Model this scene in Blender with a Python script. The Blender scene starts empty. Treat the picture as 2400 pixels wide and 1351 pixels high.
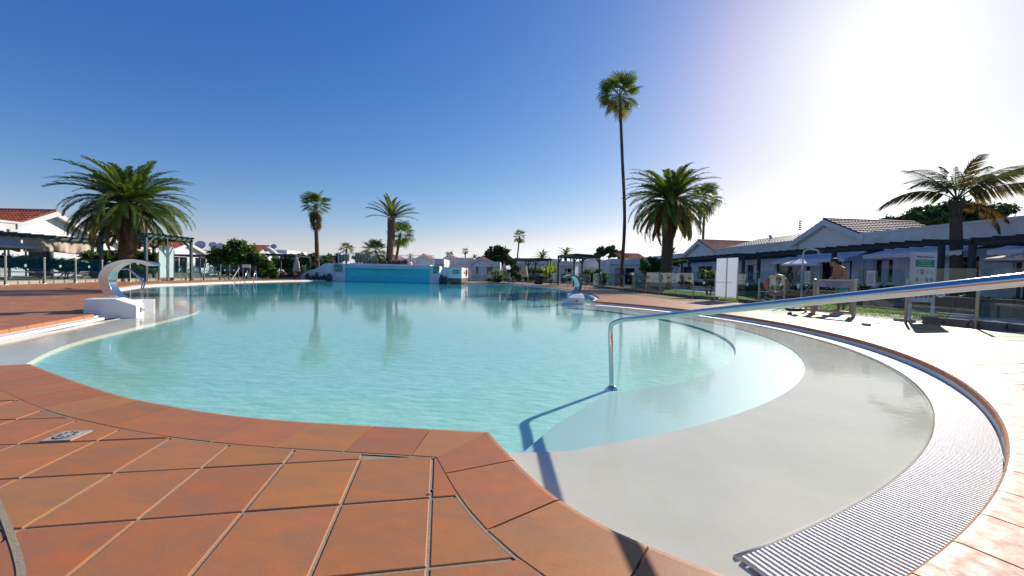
import bpy, math, random
from mathutils import Vector, Matrix
from mathutils.geometry import tessellate_polygon
random.seed(7)
R = math.radians
S = bpy.context.scene
COL = S.collection

# ------------------------------------------------------------------ camera
IMW, IMH, FPX = 2400.0, 1351.0, 933.3          # 14 mm lens on a 36 mm sensor
CAMZ = 0.8
PITCH, ROLL = R(-1.78), R(1.306)
fwd = Vector((0, math.cos(PITCH), math.sin(PITCH)))
_r = Vector((1, 0, 0)); _u = _r.cross(fwd)
right = _r * math.cos(ROLL) + _u * math.sin(ROLL)
up = -_r * math.sin(ROLL) + _u * math.cos(ROLL)
cam = bpy.data.objects.new('camera', bpy.data.cameras.new('camera'))
COL.objects.link(cam)
cam.matrix_world = Matrix(((right.x, up.x, -fwd.x, 0), (right.y, up.y, -fwd.y, 0), (right.z, up.z, -fwd.z, CAMZ), (0, 0, 0, 1)))
cam.data.sensor_width = 36.0; cam.data.lens = 14.0
cam.data.clip_start = 0.05; cam.data.clip_end = 5000
S.camera = cam
CP = Vector((0, 0, CAMZ))
def ray(px, py):
    return fwd + right * ((px - IMW / 2) / FPX) - up * ((py - IMH / 2) / FPX)
def G(px, py, z=0.0):
    d = ray(px, py); p = CP + d * ((z - CAMZ) / d.z); return Vector((p.x, p.y, z))
def at(px, py, Y):
    d = ray(px, py); return CP + d * (Y / d.y)
def onpl(px, py, X0, s):                       # point on the upright plane x = X0 + s*y
    d = ray(px, py); return CP + d * (X0 / (d.x - s * d.y))
def proj(p):
    v = Vector(p) - CP; z = v.dot(fwd)
    return (IMW / 2 + FPX * v.dot(right) / z, IMH / 2 - FPX * v.dot(up) / z) if z > 0.05 else (-9e9, 9e9)

# ------------------------------------------------------------------ sky, sun, exposure
SUN_AZ, SUN_EL = R(43), R(27)
w = bpy.data.worlds.new('World'); S.world = w; w.use_nodes = True
nt = w.node_tree; nt.nodes.clear()
sky = nt.nodes.new('ShaderNodeTexSky'); sky.sky_type = 'NISHITA'; sky.sun_disc = False
sky.sun_elevation = SUN_EL; sky.sun_rotation = SUN_AZ
sky.altitude = 0; sky.air_density = 1.0; sky.dust_density = 0.36; sky.ozone_density = 4.0
bg = nt.nodes.new('ShaderNodeBackground'); bg.inputs['Strength'].default_value = 0.112
wo = nt.nodes.new('ShaderNodeOutputWorld')
hsv = nt.nodes.new('ShaderNodeHueSaturation'); hsv.inputs['Saturation'].default_value = 1.14
tnt = nt.nodes.new('ShaderNodeMix'); tnt.data_type = 'RGBA'; tnt.blend_type = 'MULTIPLY'; tnt.inputs[0].default_value = 1
tnt.inputs[7].default_value = (.95, .885, 1.0, 1)
nt.links.new(sky.outputs[0], tnt.inputs[6]); nt.links.new(tnt.outputs[2], hsv.inputs['Color']); # camera-like tone of the sky: deeper blue overhead, paler towards the horizon (one curve per channel, same for every direction)
def grade(src):
    K = .158; ch = []; sp = nt.nodes.new('ShaderNodeSeparateColor'); cb = nt.nodes.new('ShaderNodeCombineColor'); nt.links.new(src, sp.inputs[0])
    for i, (g, a, top) in enumerate(((1.42, 1.38, 4.0), (1.16, .93, 4.0), (.74, .76, 4.0))):
        m1 = nt.nodes.new('ShaderNodeMath'); m1.operation = 'MULTIPLY'; m1.inputs[1].default_value = K
        m2 = nt.nodes.new('ShaderNodeMath'); m2.operation = 'POWER'; m2.inputs[1].default_value = g
        m3 = nt.nodes.new('ShaderNodeMath'); m3.operation = 'MULTIPLY'; m3.inputs[1].default_value = a/K
        m4 = nt.nodes.new('ShaderNodeMath'); m4.operation = 'MINIMUM'; m4.inputs[1].default_value = top/K; ch.append(m4)
        nt.links.new(sp.outputs[i], m1.inputs[0]); nt.links.new(m1.outputs[0], m2.inputs[0]); nt.links.new(m2.outputs[0], m3.inputs[0]); nt.links.new(m3.outputs[0], m4.inputs[0])
    def mth(op, a, b):
        m = nt.nodes.new('ShaderNodeMath'); m.operation = op
        for k, v in enumerate((a, b)):
            if isinstance(v, float): m.inputs[k].default_value = v
            else: nt.links.new(v, m.inputs[k])
        return m.outputs[0]
    r, g, b = [c.outputs[0] for c in ch]
    r = mth('MINIMUM', r, mth('MULTIPLY', g, .985)); b = mth('MAXIMUM', b, mth('MULTIPLY', g, 1.03))   # haze stays neutral
    for i, c in enumerate((r, g, b)):                # soft shoulder round the sun
        nt.links.new(mth('DIVIDE', c, mth('ADD', mth('MULTIPLY', c, .085*K), 1.0)), cb.inputs[i])
    return cb.outputs[0]
nt.links.new(grade(hsv.outputs[0]), bg.inputs['Color']); nt.links.new(bg.outputs[0], wo.inputs['Surface'])
sun = bpy.data.objects.new('sun', bpy.data.lights.new('sun', 'SUN')); COL.objects.link(sun)
sun.data.energy = 3.9; sun.data.angle = R(0.55); sun.data.color = (1.0, 0.93, 0.83)
sd = Vector((math.sin(SUN_AZ) * math.cos(SUN_EL), math.cos(SUN_AZ) * math.cos(SUN_EL), math.sin(SUN_EL)))
sun.rotation_euler = sd.to_track_quat('Z', 'Y').to_euler()
sun.location = (40, 40, 40)
S.view_settings.view_transform = 'Standard'; S.view_settings.look = 'None'
S.view_settings.gamma = 1.0; S.view_settings.use_curve_mapping = False
S.view_settings.exposure = 0.56
S.cycles.use_denoising = True
S.cycles.max_bounces = 8; S.cycles.transparent_max_bounces = 24
S.cycles.sample_clamp_indirect = 6.0

# ------------------------------------------------------------------ mesh helpers
ORG = {}
class MB:
    def __init__(s): s.v = []; s.f = []
    def add(s, vs, fs):
        n = len(s.v); s.v += [tuple(v) for v in vs]; s.f += [tuple(i + n for i in f) for f in fs]; return s
    def box(s, x0, x1, y0, y1, z0, z1):
        return s.add([(x0,y0,z0),(x1,y0,z0),(x1,y1,z0),(x0,y1,z0),(x0,y0,z1),(x1,y0,z1),(x1,y1,z1),(x0,y1,z1)],
                     [(0,3,2,1),(4,5,6,7),(0,1,5,4),(1,2,6,5),(2,3,7,6),(3,0,4,7)])
    def bar(s, p, q, w, h=None, upv=(0,0,1)):   # rectangular bar from p to q, w across, h along upv
        p = Vector(p); q = Vector(q); h = h or w
        d = (q - p).normalized(); u = Vector(upv)
        if abs(d.dot(u)) > .98: u = Vector((0, 1, 0))
        a = d.cross(u).normalized() * w / 2; b = a.cross(d).normalized() * h / 2
        vs = [p-a-b, p+a-b, p+a+b, p-a+b, q-a-b, q+a-b, q+a+b, q-a+b]
        return s.add(vs, [(0,1,2,3),(7,6,5,4),(0,4,5,1),(1,5,6,2),(2,6,7,3),(3,7,4,0)])
    def tube(s, pts, r, n=8, r1=None, caps=True):
        pts = [Vector(p) for p in pts]; m = len(pts); vs = []; fs = []
        prev = None
        for i, p in enumerate(pts):
            d = (pts[min(i+1, m-1)] - pts[max(i-1, 0)]).normalized()
            if prev is None:
                a = d.orthogonal().normalized()
            else:
                a = (prev - d * prev.dot(d)).normalized()
            prev = a; b = d.cross(a)
            rr = r if r1 is None else r + (r1 - r) * i / (m - 1)
            if isinstance(r, (list, tuple)): rr = r[i]
            vs += [p + (a * math.cos(2*math.pi*k/n) + b * math.sin(2*math.pi*k/n)) * rr for k in range(n)]
        for i in range(m-1):
            for k in range(n):
                fs.append((i*n+k, i*n+(k+1)%n, (i+1)*n+(k+1)%n, (i+1)*n+k))
        if caps: fs += [tuple(range(n-1, -1, -1)), tuple(range((m-1)*n, m*n))]
        return s.add(vs, fs)
    def prism(s, poly, z0, z1):
        n = len(poly)
        area = sum(poly[i][0]*poly[(i+1)%n][1]-poly[(i+1)%n][0]*poly[i][1] for i in range(n))
        if area < 0: poly = poly[::-1]
        vs = [(p[0], p[1], z0) for p in poly] + [(p[0], p[1], z1) for p in poly]
        fs = [(i, (i+1)%n, n+(i+1)%n, n+i) for i in range(n)]
        if n <= 4: fs += [tuple(range(n-1,-1,-1)), tuple(range(n, 2*n))]
        else:
            tr = tessellate_polygon([[Vector((p[0], p[1], 0)) for p in poly]])
            for t in tr:
                a, b, c = [Vector(poly[i][:2]) for i in t]
                if (b-a).cross(c-a) < 0: t = (t[0], t[2], t[1])
                fs.append(tuple(n+i for i in t)); fs.append((t[2], t[1], t[0]))
        return s.add(vs, fs)
    def slab(s, poly, nrm, th):                 # 3-D polygon given thickness th along nrm
        n = len(poly); nrm = Vector(nrm)
        vs = [Vector(p) for p in poly] + [Vector(p) + nrm*th for p in poly]
        fs = [(i, n+i, n+(i+1)%n, (i+1)%n) for i in range(n)]
        tr = tessellate_polygon([[Vector(p) for p in poly]])
        for t in tr: fs.append(tuple(t)); fs.append((n+t[2], n+t[1], n+t[0]))
        return s.add(vs, fs)
    def lathe(s, c, prof, n=16):                # prof: (radius, z) list about the vertical through c
        vs = []; m = len(prof)
        for r, z in prof: vs += [(c[0]+r*math.cos(2*math.pi*k/n), c[1]+r*math.sin(2*math.pi*k/n), c[2]+z) for k in range(n)]
        fs = [(i*n+k, i*n+(k+1)%n, (i+1)*n+(k+1)%n, (i+1)*n+k) for i in range(m-1) for k in range(n)]
        fs += [tuple(range(n-1,-1,-1)), tuple(range((m-1)*n, m*n))]
        return s.add(vs, fs)
    def disc(s, c, nrm, r, th=.004, n=20, ax=None):
        nrm = Vector(nrm).normalized(); a = nrm.orthogonal().normalized(); b = nrm.cross(a); c = Vector(c)
        ring = [c + (a*math.cos(2*math.pi*k/n) + b*math.sin(2*math.pi*k/n))*r for k in range(n)]
        vs = [p - nrm*th/2 for p in ring] + [p + nrm*th/2 for p in ring]
        return s.add(vs, [tuple(range(n-1,-1,-1)), tuple(range(n, 2*n))] + [(k,(k+1)%n,n+(k+1)%n,n+k) for k in range(n)])
    def ball(s, c, rx, ry, rz, n=10, m=7, jit=0, rnd=random):
        vs = []; fs = []
        for i in range(m+1):
            th = math.pi*i/m
            for k in range(n):
                j = 1 + (rnd.random()-.5)*jit
                ph = 2*math.pi*k/n
                vs.append((c[0]+rx*j*math.sin(th)*math.cos(ph), c[1]+ry*j*math.sin(th)*math.sin(ph), c[2]+rz*j*math.cos(th)))
        for i in range(m):
            for k in range(n): fs.append((i*n+k, (i+1)*n+k, (i+1)*n+(k+1)%n, i*n+(k+1)%n))
        return s.add(vs, fs)
    def torus(s, c, nrm, RR, r, n=28, m=8):
        nrm = Vector(nrm).normalized(); a = nrm.orthogonal().normalized(); b = nrm.cross(a); c = Vector(c)
        vs = []; fs = []
        for i in range(n):
            e = a*math.cos(2*math.pi*i/n) + b*math.sin(2*math.pi*i/n)
            for k in range(m):
                vs.append(c + e*(RR + r*math.cos(2*math.pi*k/m)) + nrm*r*math.sin(2*math.pi*k/m))
        for i in range(n):
            for k in range(m): fs.append((i*m+k, ((i+1)%n)*m+k, ((i+1)%n)*m+(k+1)%m, i*m+(k+1)%m))
        return s.add(vs, fs)
    def tmpl(s, t, M):
        n = len(s.v); s.v += [tuple(M @ Vector(v)) for v in t.v]; s.f += [tuple(i+n for i in f) for f in t.f]; return s
    def mesh(s, name, m, o=Vector((0,0,0)), smooth=False):
        me = bpy.data.meshes.new(name)
        me.from_pydata([(v[0]-o.x, v[1]-o.y, v[2]-o.z) for v in s.v], [], s.f)
        if m: me.materials.append(m)
        if smooth: me.polygons.foreach_set('use_smooth', [True]*len(me.polygons))
        me.update(); return me
    def build(s, name, m, parent=None, smooth=False, bevel=0, kind=None, label=None):
        o0 = ORG.get(parent.name, Vector((0,0,0))) if parent else Vector((0,0,0))
        ob = bpy.data.objects.new(name, s.mesh(name, m, o0, smooth)); COL.objects.link(ob)
        if parent: ob.parent = parent; ORG[ob.name] = o0
        if bevel:
            b = ob.modifiers.new('bevel', 'BEVEL'); b.width = bevel; b.segments = 2; b.limit_method = 'ANGLE'
        if kind: ob['kind'] = kind
        if label: ob['label'] = label
        return ob
def thing(name, label, cat, loc=(0,0,0), group=None):
    o = bpy.data.objects.new(name, None); COL.objects.link(o); o.location = loc; o.empty_display_size = .2
    o['label'] = label; o['category'] = cat
    if group: o['group'] = group
    ORG[o.name] = Vector(loc); return o
def tag(o, label, cat, group=None):
    o['label'] = label; o['category'] = cat
    if group: o['group'] = group
    return o
def struct(o): o['kind'] = 'structure'; return o
def copy_tree(o, parent=None):
    c = o.copy(); COL.objects.link(c); c.parent = parent
    for ch in list(o.children): copy_tree(ch, c)
    return c
def inst(name, me, M, parent):
    o = bpy.data.objects.new(name, me); COL.objects.link(o); o.parent = parent
    o.matrix_local = Matrix.Translation(-ORG[parent.name]) @ M; ORG[o.name] = ORG[parent.name]
    return o
def crom(P, k=6, closed=False):
    P = [Vector(p) for p in P]; out = []; n = len(P)
    for i in range(n if closed else n-1):
        if closed: a, b, c, d = P[i-1], P[i], P[(i+1)%n], P[(i+2)%n]
        else: a, b, c, d = P[max(i-1,0)], P[i], P[i+1], P[min(i+2,n-1)]
        for j in range(k):
            t = j/k
            out.append(.5*((2*b) + (c-a)*t + (2*a-5*b+4*c-d)*t*t + (3*b-a-3*c+d)*t**3))
    if not closed: out.append(P[-1])
    return out
def text(s, size, m, parent, pos, xdir, ydir, name='lettering', align='CENTER', sx=1.0):
    cu = bpy.data.curves.new(name, 'FONT'); cu.body = s; cu.size = size; cu.align_x = align; cu.align_y = 'CENTER'
    cu.extrude = .0008; cu.resolution_u = 1
    tmp = bpy.data.objects.new('tmp', cu); COL.objects.link(tmp)
    bpy.context.view_layer.update()
    me = bpy.data.meshes.new_from_object(tmp.evaluated_get(bpy.context.evaluated_depsgraph_get()))
    bpy.data.objects.remove(tmp); bpy.data.curves.remove(cu)
    me.name = name; me.materials.clear(); me.materials.append(m)
    x = Vector(xdir).normalized(); y = Vector(ydir).normalized(); z = x.cross(y)
    o = bpy.data.objects.new(name, me); COL.objects.link(o); o.parent = parent
    p = Vector(pos) - ORG[parent.name]
    o.matrix_local = Matrix(((x.x*sx, y.x, z.x, p.x), (x.y*sx, y.y, z.y, p.y), (x.z*sx, y.z, z.z, p.z), (0,0,0,1)))
    return o

# ------------------------------------------------------------------ materials
def N(nt, t, **k):
    n = nt.nodes.new(t)
    for a, b in k.items(): setattr(n, a, b)
    return n
def mat(name, c, rough=.6, c2=None, vs=3.0, vary=0.0, island=0.0, bump=0.0, bs=30.0, metal=0.0, spec=.5, stretch=None, contrast=.35, bd=.01):
    m = bpy.data.materials.new(name); m.use_nodes = True; nt = m.node_tree; L = nt.links.new
    b = nt.nodes['Principled BSDF']; b.inputs['Roughness'].default_value = rough
    b.inputs['Metallic'].default_value = metal; b.inputs['Specular IOR Level'].default_value = spec
    tc = N(nt, 'ShaderNodeTexCoord'); co = tc.outputs['Object']
    geo = N(nt, 'ShaderNodeNewGeometry')
    co = geo.outputs['Position']
    if stretch:
        mp = N(nt, 'ShaderNodeMapping'); mp.inputs['Scale'].default_value = stretch; L(co, mp.inputs[0]); co = mp.outputs[0]
    src = None
    if c2:
        nz = N(nt, 'ShaderNodeTexNoise'); nz.inputs['Scale'].default_value = vs; nz.inputs['Detail'].default_value = 6; nz.inputs['Roughness'].default_value = .62
        L(co, nz.inputs['Vector'])
        rp = N(nt, 'ShaderNodeValToRGB'); rp.color_ramp.elements[0].position = contrast; rp.color_ramp.elements[1].position = 1-contrast
        rp.color_ramp.elements[0].color = (*c, 1); rp.color_ramp.elements[1].color = (*c2, 1)
        L(nz.outputs[0], rp.inputs[0]); src = rp.outputs[0]
    else:
        rgb = N(nt, 'ShaderNodeRGB'); rgb.outputs[0].default_value = (*c, 1); src = rgb.outputs[0]
    if vary or island:
        hs = N(nt, 'ShaderNodeHueSaturation'); L(src, hs.inputs['Color'])
        mr = N(nt, 'ShaderNodeMapRange'); mr.inputs['To Min'].default_value = 1-(vary or island); mr.inputs['To Max'].default_value = 1+(vary or island)
        if island: L(geo.outputs['Random Per Island'], mr.inputs[0])
        else:
            oi = N(nt, 'ShaderNodeObjectInfo'); L(oi.outputs['Random'], mr.inputs[0])
        L(mr.outputs[0], hs.inputs['Value']); src = hs.outputs[0]
    L(src, b.inputs['Base Color'])
    if bump:
        n2 = N(nt, 'ShaderNodeTexNoise'); n2.inputs['Scale'].default_value = bs; n2.inputs['Detail'].default_value = 5; L(co, n2.inputs['Vector'])
        bp = N(nt, 'ShaderNodeBump'); bp.inputs['Strength'].default_value = bump; bp.inputs['Distance'].default_value = bd
        L(n2.outputs[0], bp.inputs['Height']); L(bp.outputs[0], b.inputs['Normal'])
    return m
def leafmat(name, c, c2, trans=.35, rough=.5, island=.35):
    m = mat(name, c, rough, c2=c2, vs=1.3, island=island, spec=.35)
    nt = m.node_tree; b = nt.nodes['Principled BSDF']; out = nt.nodes['Material Output']
    tr = N(nt, 'ShaderNodeBsdfTranslucent'); mx = N(nt, 'ShaderNodeMixShader'); mx.inputs[0].default_value = trans
    src = b.inputs['Base Color'].links[0].from_socket
    g = N(nt, 'ShaderNodeMix', data_type='RGBA', blend_type='MULTIPLY'); g.inputs[0].default_value = 1
    nt.links.new(src, g.inputs[6]); g.inputs[7].default_value = (1.6, 1.7, .6, 1) if island else (1,1,1,1)
    nt.links.new(g.outputs[2], tr.inputs[0])
    nt.links.new(b.outputs[0], mx.inputs[1]); nt.links.new(tr.outputs[0], mx.inputs[2]); nt.links.new(mx.outputs[0], out.inputs[0])
    return m
def fresnel(nt, ior):                           # same reflectance seen from either side of a thin surface
    fr = N(nt, 'ShaderNodeFresnel'); g = N(nt, 'ShaderNodeNewGeometry'); mr = N(nt, 'ShaderNodeMapRange')
    mr.inputs['To Min'].default_value = ior; mr.inputs['To Max'].default_value = 1/ior
    nt.links.new(g.outputs['Backfacing'], mr.inputs[0]); nt.links.new(mr.outputs[0], fr.inputs[0]); return fr
def glassmat(name, tint, rough=.0, ior=1.5, frost=None):
    m = bpy.data.materials.new(name); m.use_nodes = True; nt = m.node_tree; nt.nodes.clear(); L = nt.links.new
    out = N(nt, 'ShaderNodeOutputMaterial'); t = N(nt, 'ShaderNodeBsdfTransparent'); t.inputs[0].default_value = (*tint, 1)
    g = N(nt, 'ShaderNodeBsdfGlossy'); g.inputs['Roughness'].default_value = rough
    fr = fresnel(nt, ior)
    mx = N(nt, 'ShaderNodeMixShader'); L(fr.outputs[0], mx.inputs[0]); L(t.outputs[0], mx.inputs[1]); L(g.outputs[0], mx.inputs[2])
    L(mx.outputs[0], out.inputs[0]); return m
M = {}
M['white'] = mat('white_plaster', (.78,.78,.77), .75, c2=(.64,.635,.62), vs=1.6, bump=.25, bs=40)
M['white2'] = mat('white_paint', (.80,.80,.80), .5)
M['shade_white'] = mat('grey_render', (.50,.50,.50), .8, c2=(.45,.45,.45), vs=2)
M['cream'] = mat('cream_canvas', (.62,.52,.40), .85, c2=(.55,.46,.36), vs=4)
M['canvas'] = mat('white_canvas', (.72,.73,.75), .85)
M['green'] = mat('green_stained_wood', (.012,.075,.062), .5, c2=(.02,.055,.05), vs=6, bump=.2, bs=60)
M['darkwood'] = mat('dark_stained_wood', (.014,.032,.036), .55, c2=(.02,.022,.024), vs=6)
M['roof'] = mat('red_clay', (.58,.15,.055), .7, c2=(.42,.11,.05), vs=2.5, island=.18)
M['roof2'] = mat('brown_clay', (.36,.15,.10), .6, c2=(.25,.11,.08), vs=2.5, island=.18)
M['steel'] = mat('polished_steel', (.62,.62,.62), .12, metal=1.0, bump=.03, bs=90)
M['steel2'] = mat('brushed_steel', (.45,.42,.38), .3, metal=1.0)
M['dark'] = mat('dark_interior', (.012,.014,.018), .4)
M['darkglass'] = mat('dark_window_glass', (.01,.014,.02), .05)
M['black'] = mat('black_plastic', (.012,.012,.014), .5)
M['grey'] = mat('grey_metal', (.48,.49,.50), .45)
M['stone'] = mat('volcanic_stone', (.16,.12,.09), .9, c2=(.34,.28,.20), vs=2.2, island=.4, bump=.6, bs=14, bd=.03)
M['darkrock'] = mat('dark_rock', (.03,.05,.06), .85, c2=(.07,.09,.10), vs=4, island=.3, bump=.5, bs=12, bd=.03)
M['lava'] = mat('red_lava_rock', (.07,.02,.018), .95, c2=(.14,.05,.04), vs=5, island=.4, bump=.6, bs=20, bd=.02)
M['kerb'] = mat('pale_kerb_block', (.42,.36,.28), .85, c2=(.30,.25,.20), vs=5, vary=.15, bump=.5, bs=25)
M['kerbgrey'] = mat('grey_kerb_block', (.17,.15,.13), .85, c2=(.10,.09,.085), vs=6, vary=.2, bump=.7, bs=25, bd=.02)
M['trunk'] = mat('palm_trunk', (.25,.14,.07), .9, c2=(.12,.07,.04), vs=6, island=.25, bump=.8, bs=20, bd=.02)
M['trunk2'] = mat('fan_palm_trunk', (.22,.10,.055), .9, c2=(.13,.07,.045), vs=3, bump=.5, bs=20, stretch=(1,1,4), bd=.02)
M['trunk3'] = mat('grey_palm_trunk', (.12,.085,.06), .9, c2=(.07,.05,.038), vs=5, bump=.8, bs=16, stretch=(1,1,3), bd=.03)
M['bark'] = mat('bark', (.10,.075,.05), .9, c2=(.06,.045,.035), vs=8, bump=.5)
M['frond'] = leafmat('palm_frond', (.085,.14,.03), (.13,.165,.04), .38)
M['frond_dead'] = leafmat('dry_frond', (.20,.11,.045), (.12,.065,.03), .2)
M['frond_y'] = leafmat('yellowing_frond', (.16,.16,.035), (.22,.16,.04), .35)
M['leaf'] = leafmat('hedge_leaf', (.06,.13,.025), (.10,.17,.03), .35)
M['leaf_dark'] = leafmat('dark_leaf', (.02,.05,.018), (.035,.075,.02), .2)
M['leaf_lime'] = leafmat('lime_leaf', (.14,.22,.02), (.20,.24,.03), .4)
M['leaf_blue'] = leafmat('agave_leaf', (.12,.18,.13), (.17,.22,.16), .15)
M['core'] = mat('dark_core', (.02,.028,.012), .95)
M['lawn'] = mat('lawn', (.13,.20,.02), .9, c2=(.17,.22,.03), vs=8, bump=.8, bs=60, bd=.03)
M['soil'] = mat('garden_ground', (.12,.10,.07), .95, c2=(.09,.075,.05), vs=2)
M['concrete'] = mat('concrete', (.38,.36,.33), .85, c2=(.31,.30,.28), vs=3, bump=.3)
M['beach'] = mat('white_pool_floor', (.84,.70,.56), .9, spec=.15, c2=(.72,.61,.49), vs=2.2, bump=.04, bs=45, contrast=.3)
M['lining'] = mat('turquoise_pool_lining', (.37,.73,.59), .6, c2=(.47,.79,.65), vs=5, stretch=(1,2.2,1), contrast=.42, bump=.38, bs=7, bd=.03)  # rippled light on the floor put into the stretched mottling and bump
def deepen(m, c):                               # deep water's absorption painted into the lining colour, stronger towards the far end
    nt = m.node_tree; b = nt.nodes['Principled BSDF']; src = b.inputs['Base Color'].links[0].from_socket
    g = N(nt, 'ShaderNodeNewGeometry'); sp = N(nt, 'ShaderNodeSeparateXYZ'); mr = N(nt, 'ShaderNodeMapRange'); mx = N(nt, 'ShaderNodeMix', data_type='RGBA')
    mr.inputs['From Min'].default_value = 6; mr.inputs['From Max'].default_value = 24; mr.interpolation_type = 'SMOOTHSTEP'
    nt.links.new(g.outputs['Position'], sp.inputs[0]); nt.links.new(sp.outputs[1], mr.inputs[0]); nt.links.new(mr.outputs[0], mx.inputs[0])
    nt.links.new(src, mx.inputs[6]); mx.inputs[7].default_value = (*c, 1); nt.links.new(mx.outputs[2], b.inputs['Base Color'])
deepen(M['lining'], (.04,.60,.66))
M['lining2'] = mat('pale_aqua_pool_lining', (.44,.63,.57), .6, c2=(.41,.60,.54), vs=2)
M['wallteal'] = mat('turquoise_mosaic', (.03,.58,.62), .6, c2=(.06,.68,.70), vs=5)
M['walllight'] = mat('pale_turquoise_mosaic', (.25,.66,.68), .4, c2=(.27,.60,.64), vs=8)
M['grout'] = mat('sandy_grout', (.36,.28,.18), .95, c2=(.30,.235,.15), vs=12, bump=.25, bs=120)
M['grate'] = mat('white_grating_plastic', (.72,.66,.57), .45, bump=.9, bs=160, bd=.004)
M['skin'] = mat('skin', (.38,.19,.11), .55)
M['hair'] = mat('dark_hair', (.012,.009,.007), .6)
M['shorts'] = mat('turquoise_cloth', (.06,.42,.36), .8)
M['signgreen'] = mat('sign_green', (.0,.27,.12), .5)
M['signwhite'] = mat('sign_white', (.62,.64,.66), .5)
M['red'] = mat('sign_red', (.45,.03,.03), .5)
M['orange'] = mat('lifebuoy_orange', (.55,.18,.06), .5, c2=(.42,.20,.10), vs=3)
M['paper'] = mat('paper', (.55,.56,.56), .7)
M['ink'] = mat('ink', (.05,.06,.07), .7)
M['rope'] = mat('rope', (.45,.42,.34), .9)
M['glass'] = glassmat('fence_glass', (.80,.90,.88), ior=1.45)
M['frost'] = leafmat('frosted_white_glass', (.78,.82,.86), (.78,.82,.86), .6, .35, .0)
M['frostblue'] = mat('frosted_aqua_glass', (.42,.60,.58), .3)
# terracotta: orange with brown-mauve scuffs, each tile its own shade, satin glaze
def terracotta(name, island):
    m = bpy.data.materials.new(name); m.use_nodes = True; nt = m.node_tree; L = nt.links.new
    b = nt.nodes['Principled BSDF']; geo = N(nt, 'ShaderNodeNewGeometry')
    oi = N(nt, 'ShaderNodeObjectInfo')
    rnd = geo.outputs['Random Per Island'] if island else oi.outputs['Random']
    mp = N(nt, 'ShaderNodeMapping'); mp.inputs['Rotation'].default_value = (0, 0, R(35)); mp.inputs['Scale'].default_value = (1, 2.4, 1)
    cmb = N(nt, 'ShaderNodeCombineXYZ'); mu = N(nt, 'ShaderNodeMath', operation='MULTIPLY'); mu.inputs[1].default_value = 37.0
    L(rnd, mu.inputs[0]); L(mu.outputs[0], cmb.inputs[2])
    ad = N(nt, 'ShaderNodeVectorMath', operation='ADD'); L(geo.outputs['Position'], ad.inputs[0]); L(cmb.outputs[0], ad.inputs[1]); L(ad.outputs[0], mp.inputs[0])
    nz = N(nt, 'ShaderNodeTexNoise'); nz.inputs['Scale'].default_value = 4.2; nz.inputs['Detail'].default_value = 10; nz.inputs['Roughness'].default_value = .64
    nz.inputs['Distortion'].default_value = .6
    L(mp.outputs[0], nz.inputs['Vector'])
    rp = N(nt, 'ShaderNodeValToRGB'); e = rp.color_ramp.elements
    e[0].position = .30; e[0].color = (.36,.165,.075,1); e[1].position = .70; e[1].color = (.54,.172,.042,1)
    k = e.new(.5); k.color = (.44,.168,.056,1)
    L(nz.outputs[0], rp.inputs[0])
    hs = N(nt, 'ShaderNodeHueSaturation'); L(rp.outputs[0], hs.inputs['Color'])
    mr = N(nt, 'ShaderNodeMapRange'); mr.inputs['To Min'].default_value = .94; mr.inputs['To Max'].default_value = 1.06; L(rnd, mr.inputs[0]); L(mr.outputs[0], hs.inputs['Value'])
    f = N(nt, 'ShaderNodeMath', operation='FRACT'); m7 = N(nt, 'ShaderNodeMath', operation='MULTIPLY'); m7.inputs[1].default_value = 7.3; L(rnd, m7.inputs[0]); L(m7.outputs[0], f.inputs[0])
    mh = N(nt, 'ShaderNodeMapRange'); mh.inputs['To Min'].default_value = .496; mh.inputs['To Max'].default_value = .508; L(f.outputs[0], mh.inputs[0]); L(mh.outputs[0], hs.inputs['Hue'])
    L(hs.outputs[0], b.inputs['Base Color'])
    n2 = N(nt, 'ShaderNodeTexNoise'); n2.inputs['Scale'].default_value = 20; n2.inputs['Detail'].default_value = 5; L(geo.outputs['Position'], n2.inputs['Vector'])
    r2 = N(nt, 'ShaderNodeMapRange'); r2.inputs['From Min'].default_value = .3; r2.inputs['From Max'].default_value = .7; r2.inputs['To Min'].default_value = .46; r2.inputs['To Max'].default_value = .66
    L(n2.outputs[0], r2.inputs[0]); L(r2.outputs[0], b.inputs['Roughness'])
    n3 = N(nt, 'ShaderNodeTexNoise'); n3.inputs['Scale'].default_value = 90; n3.inputs['Detail'].default_value = 6; L(geo.outputs['Position'], n3.inputs['Vector'])
    bp = N(nt, 'ShaderNodeBump'); bp.inputs['Strength'].default_value = .14; bp.inputs['Distance'].default_value = .003; L(n3.outputs[0], bp.inputs['Height']); L(bp.outputs[0], b.inputs['Normal'])
    return m
M['tile'] = terracotta('terracotta', False); M['tiles'] = terracotta('terracotta_field', True)
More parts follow.
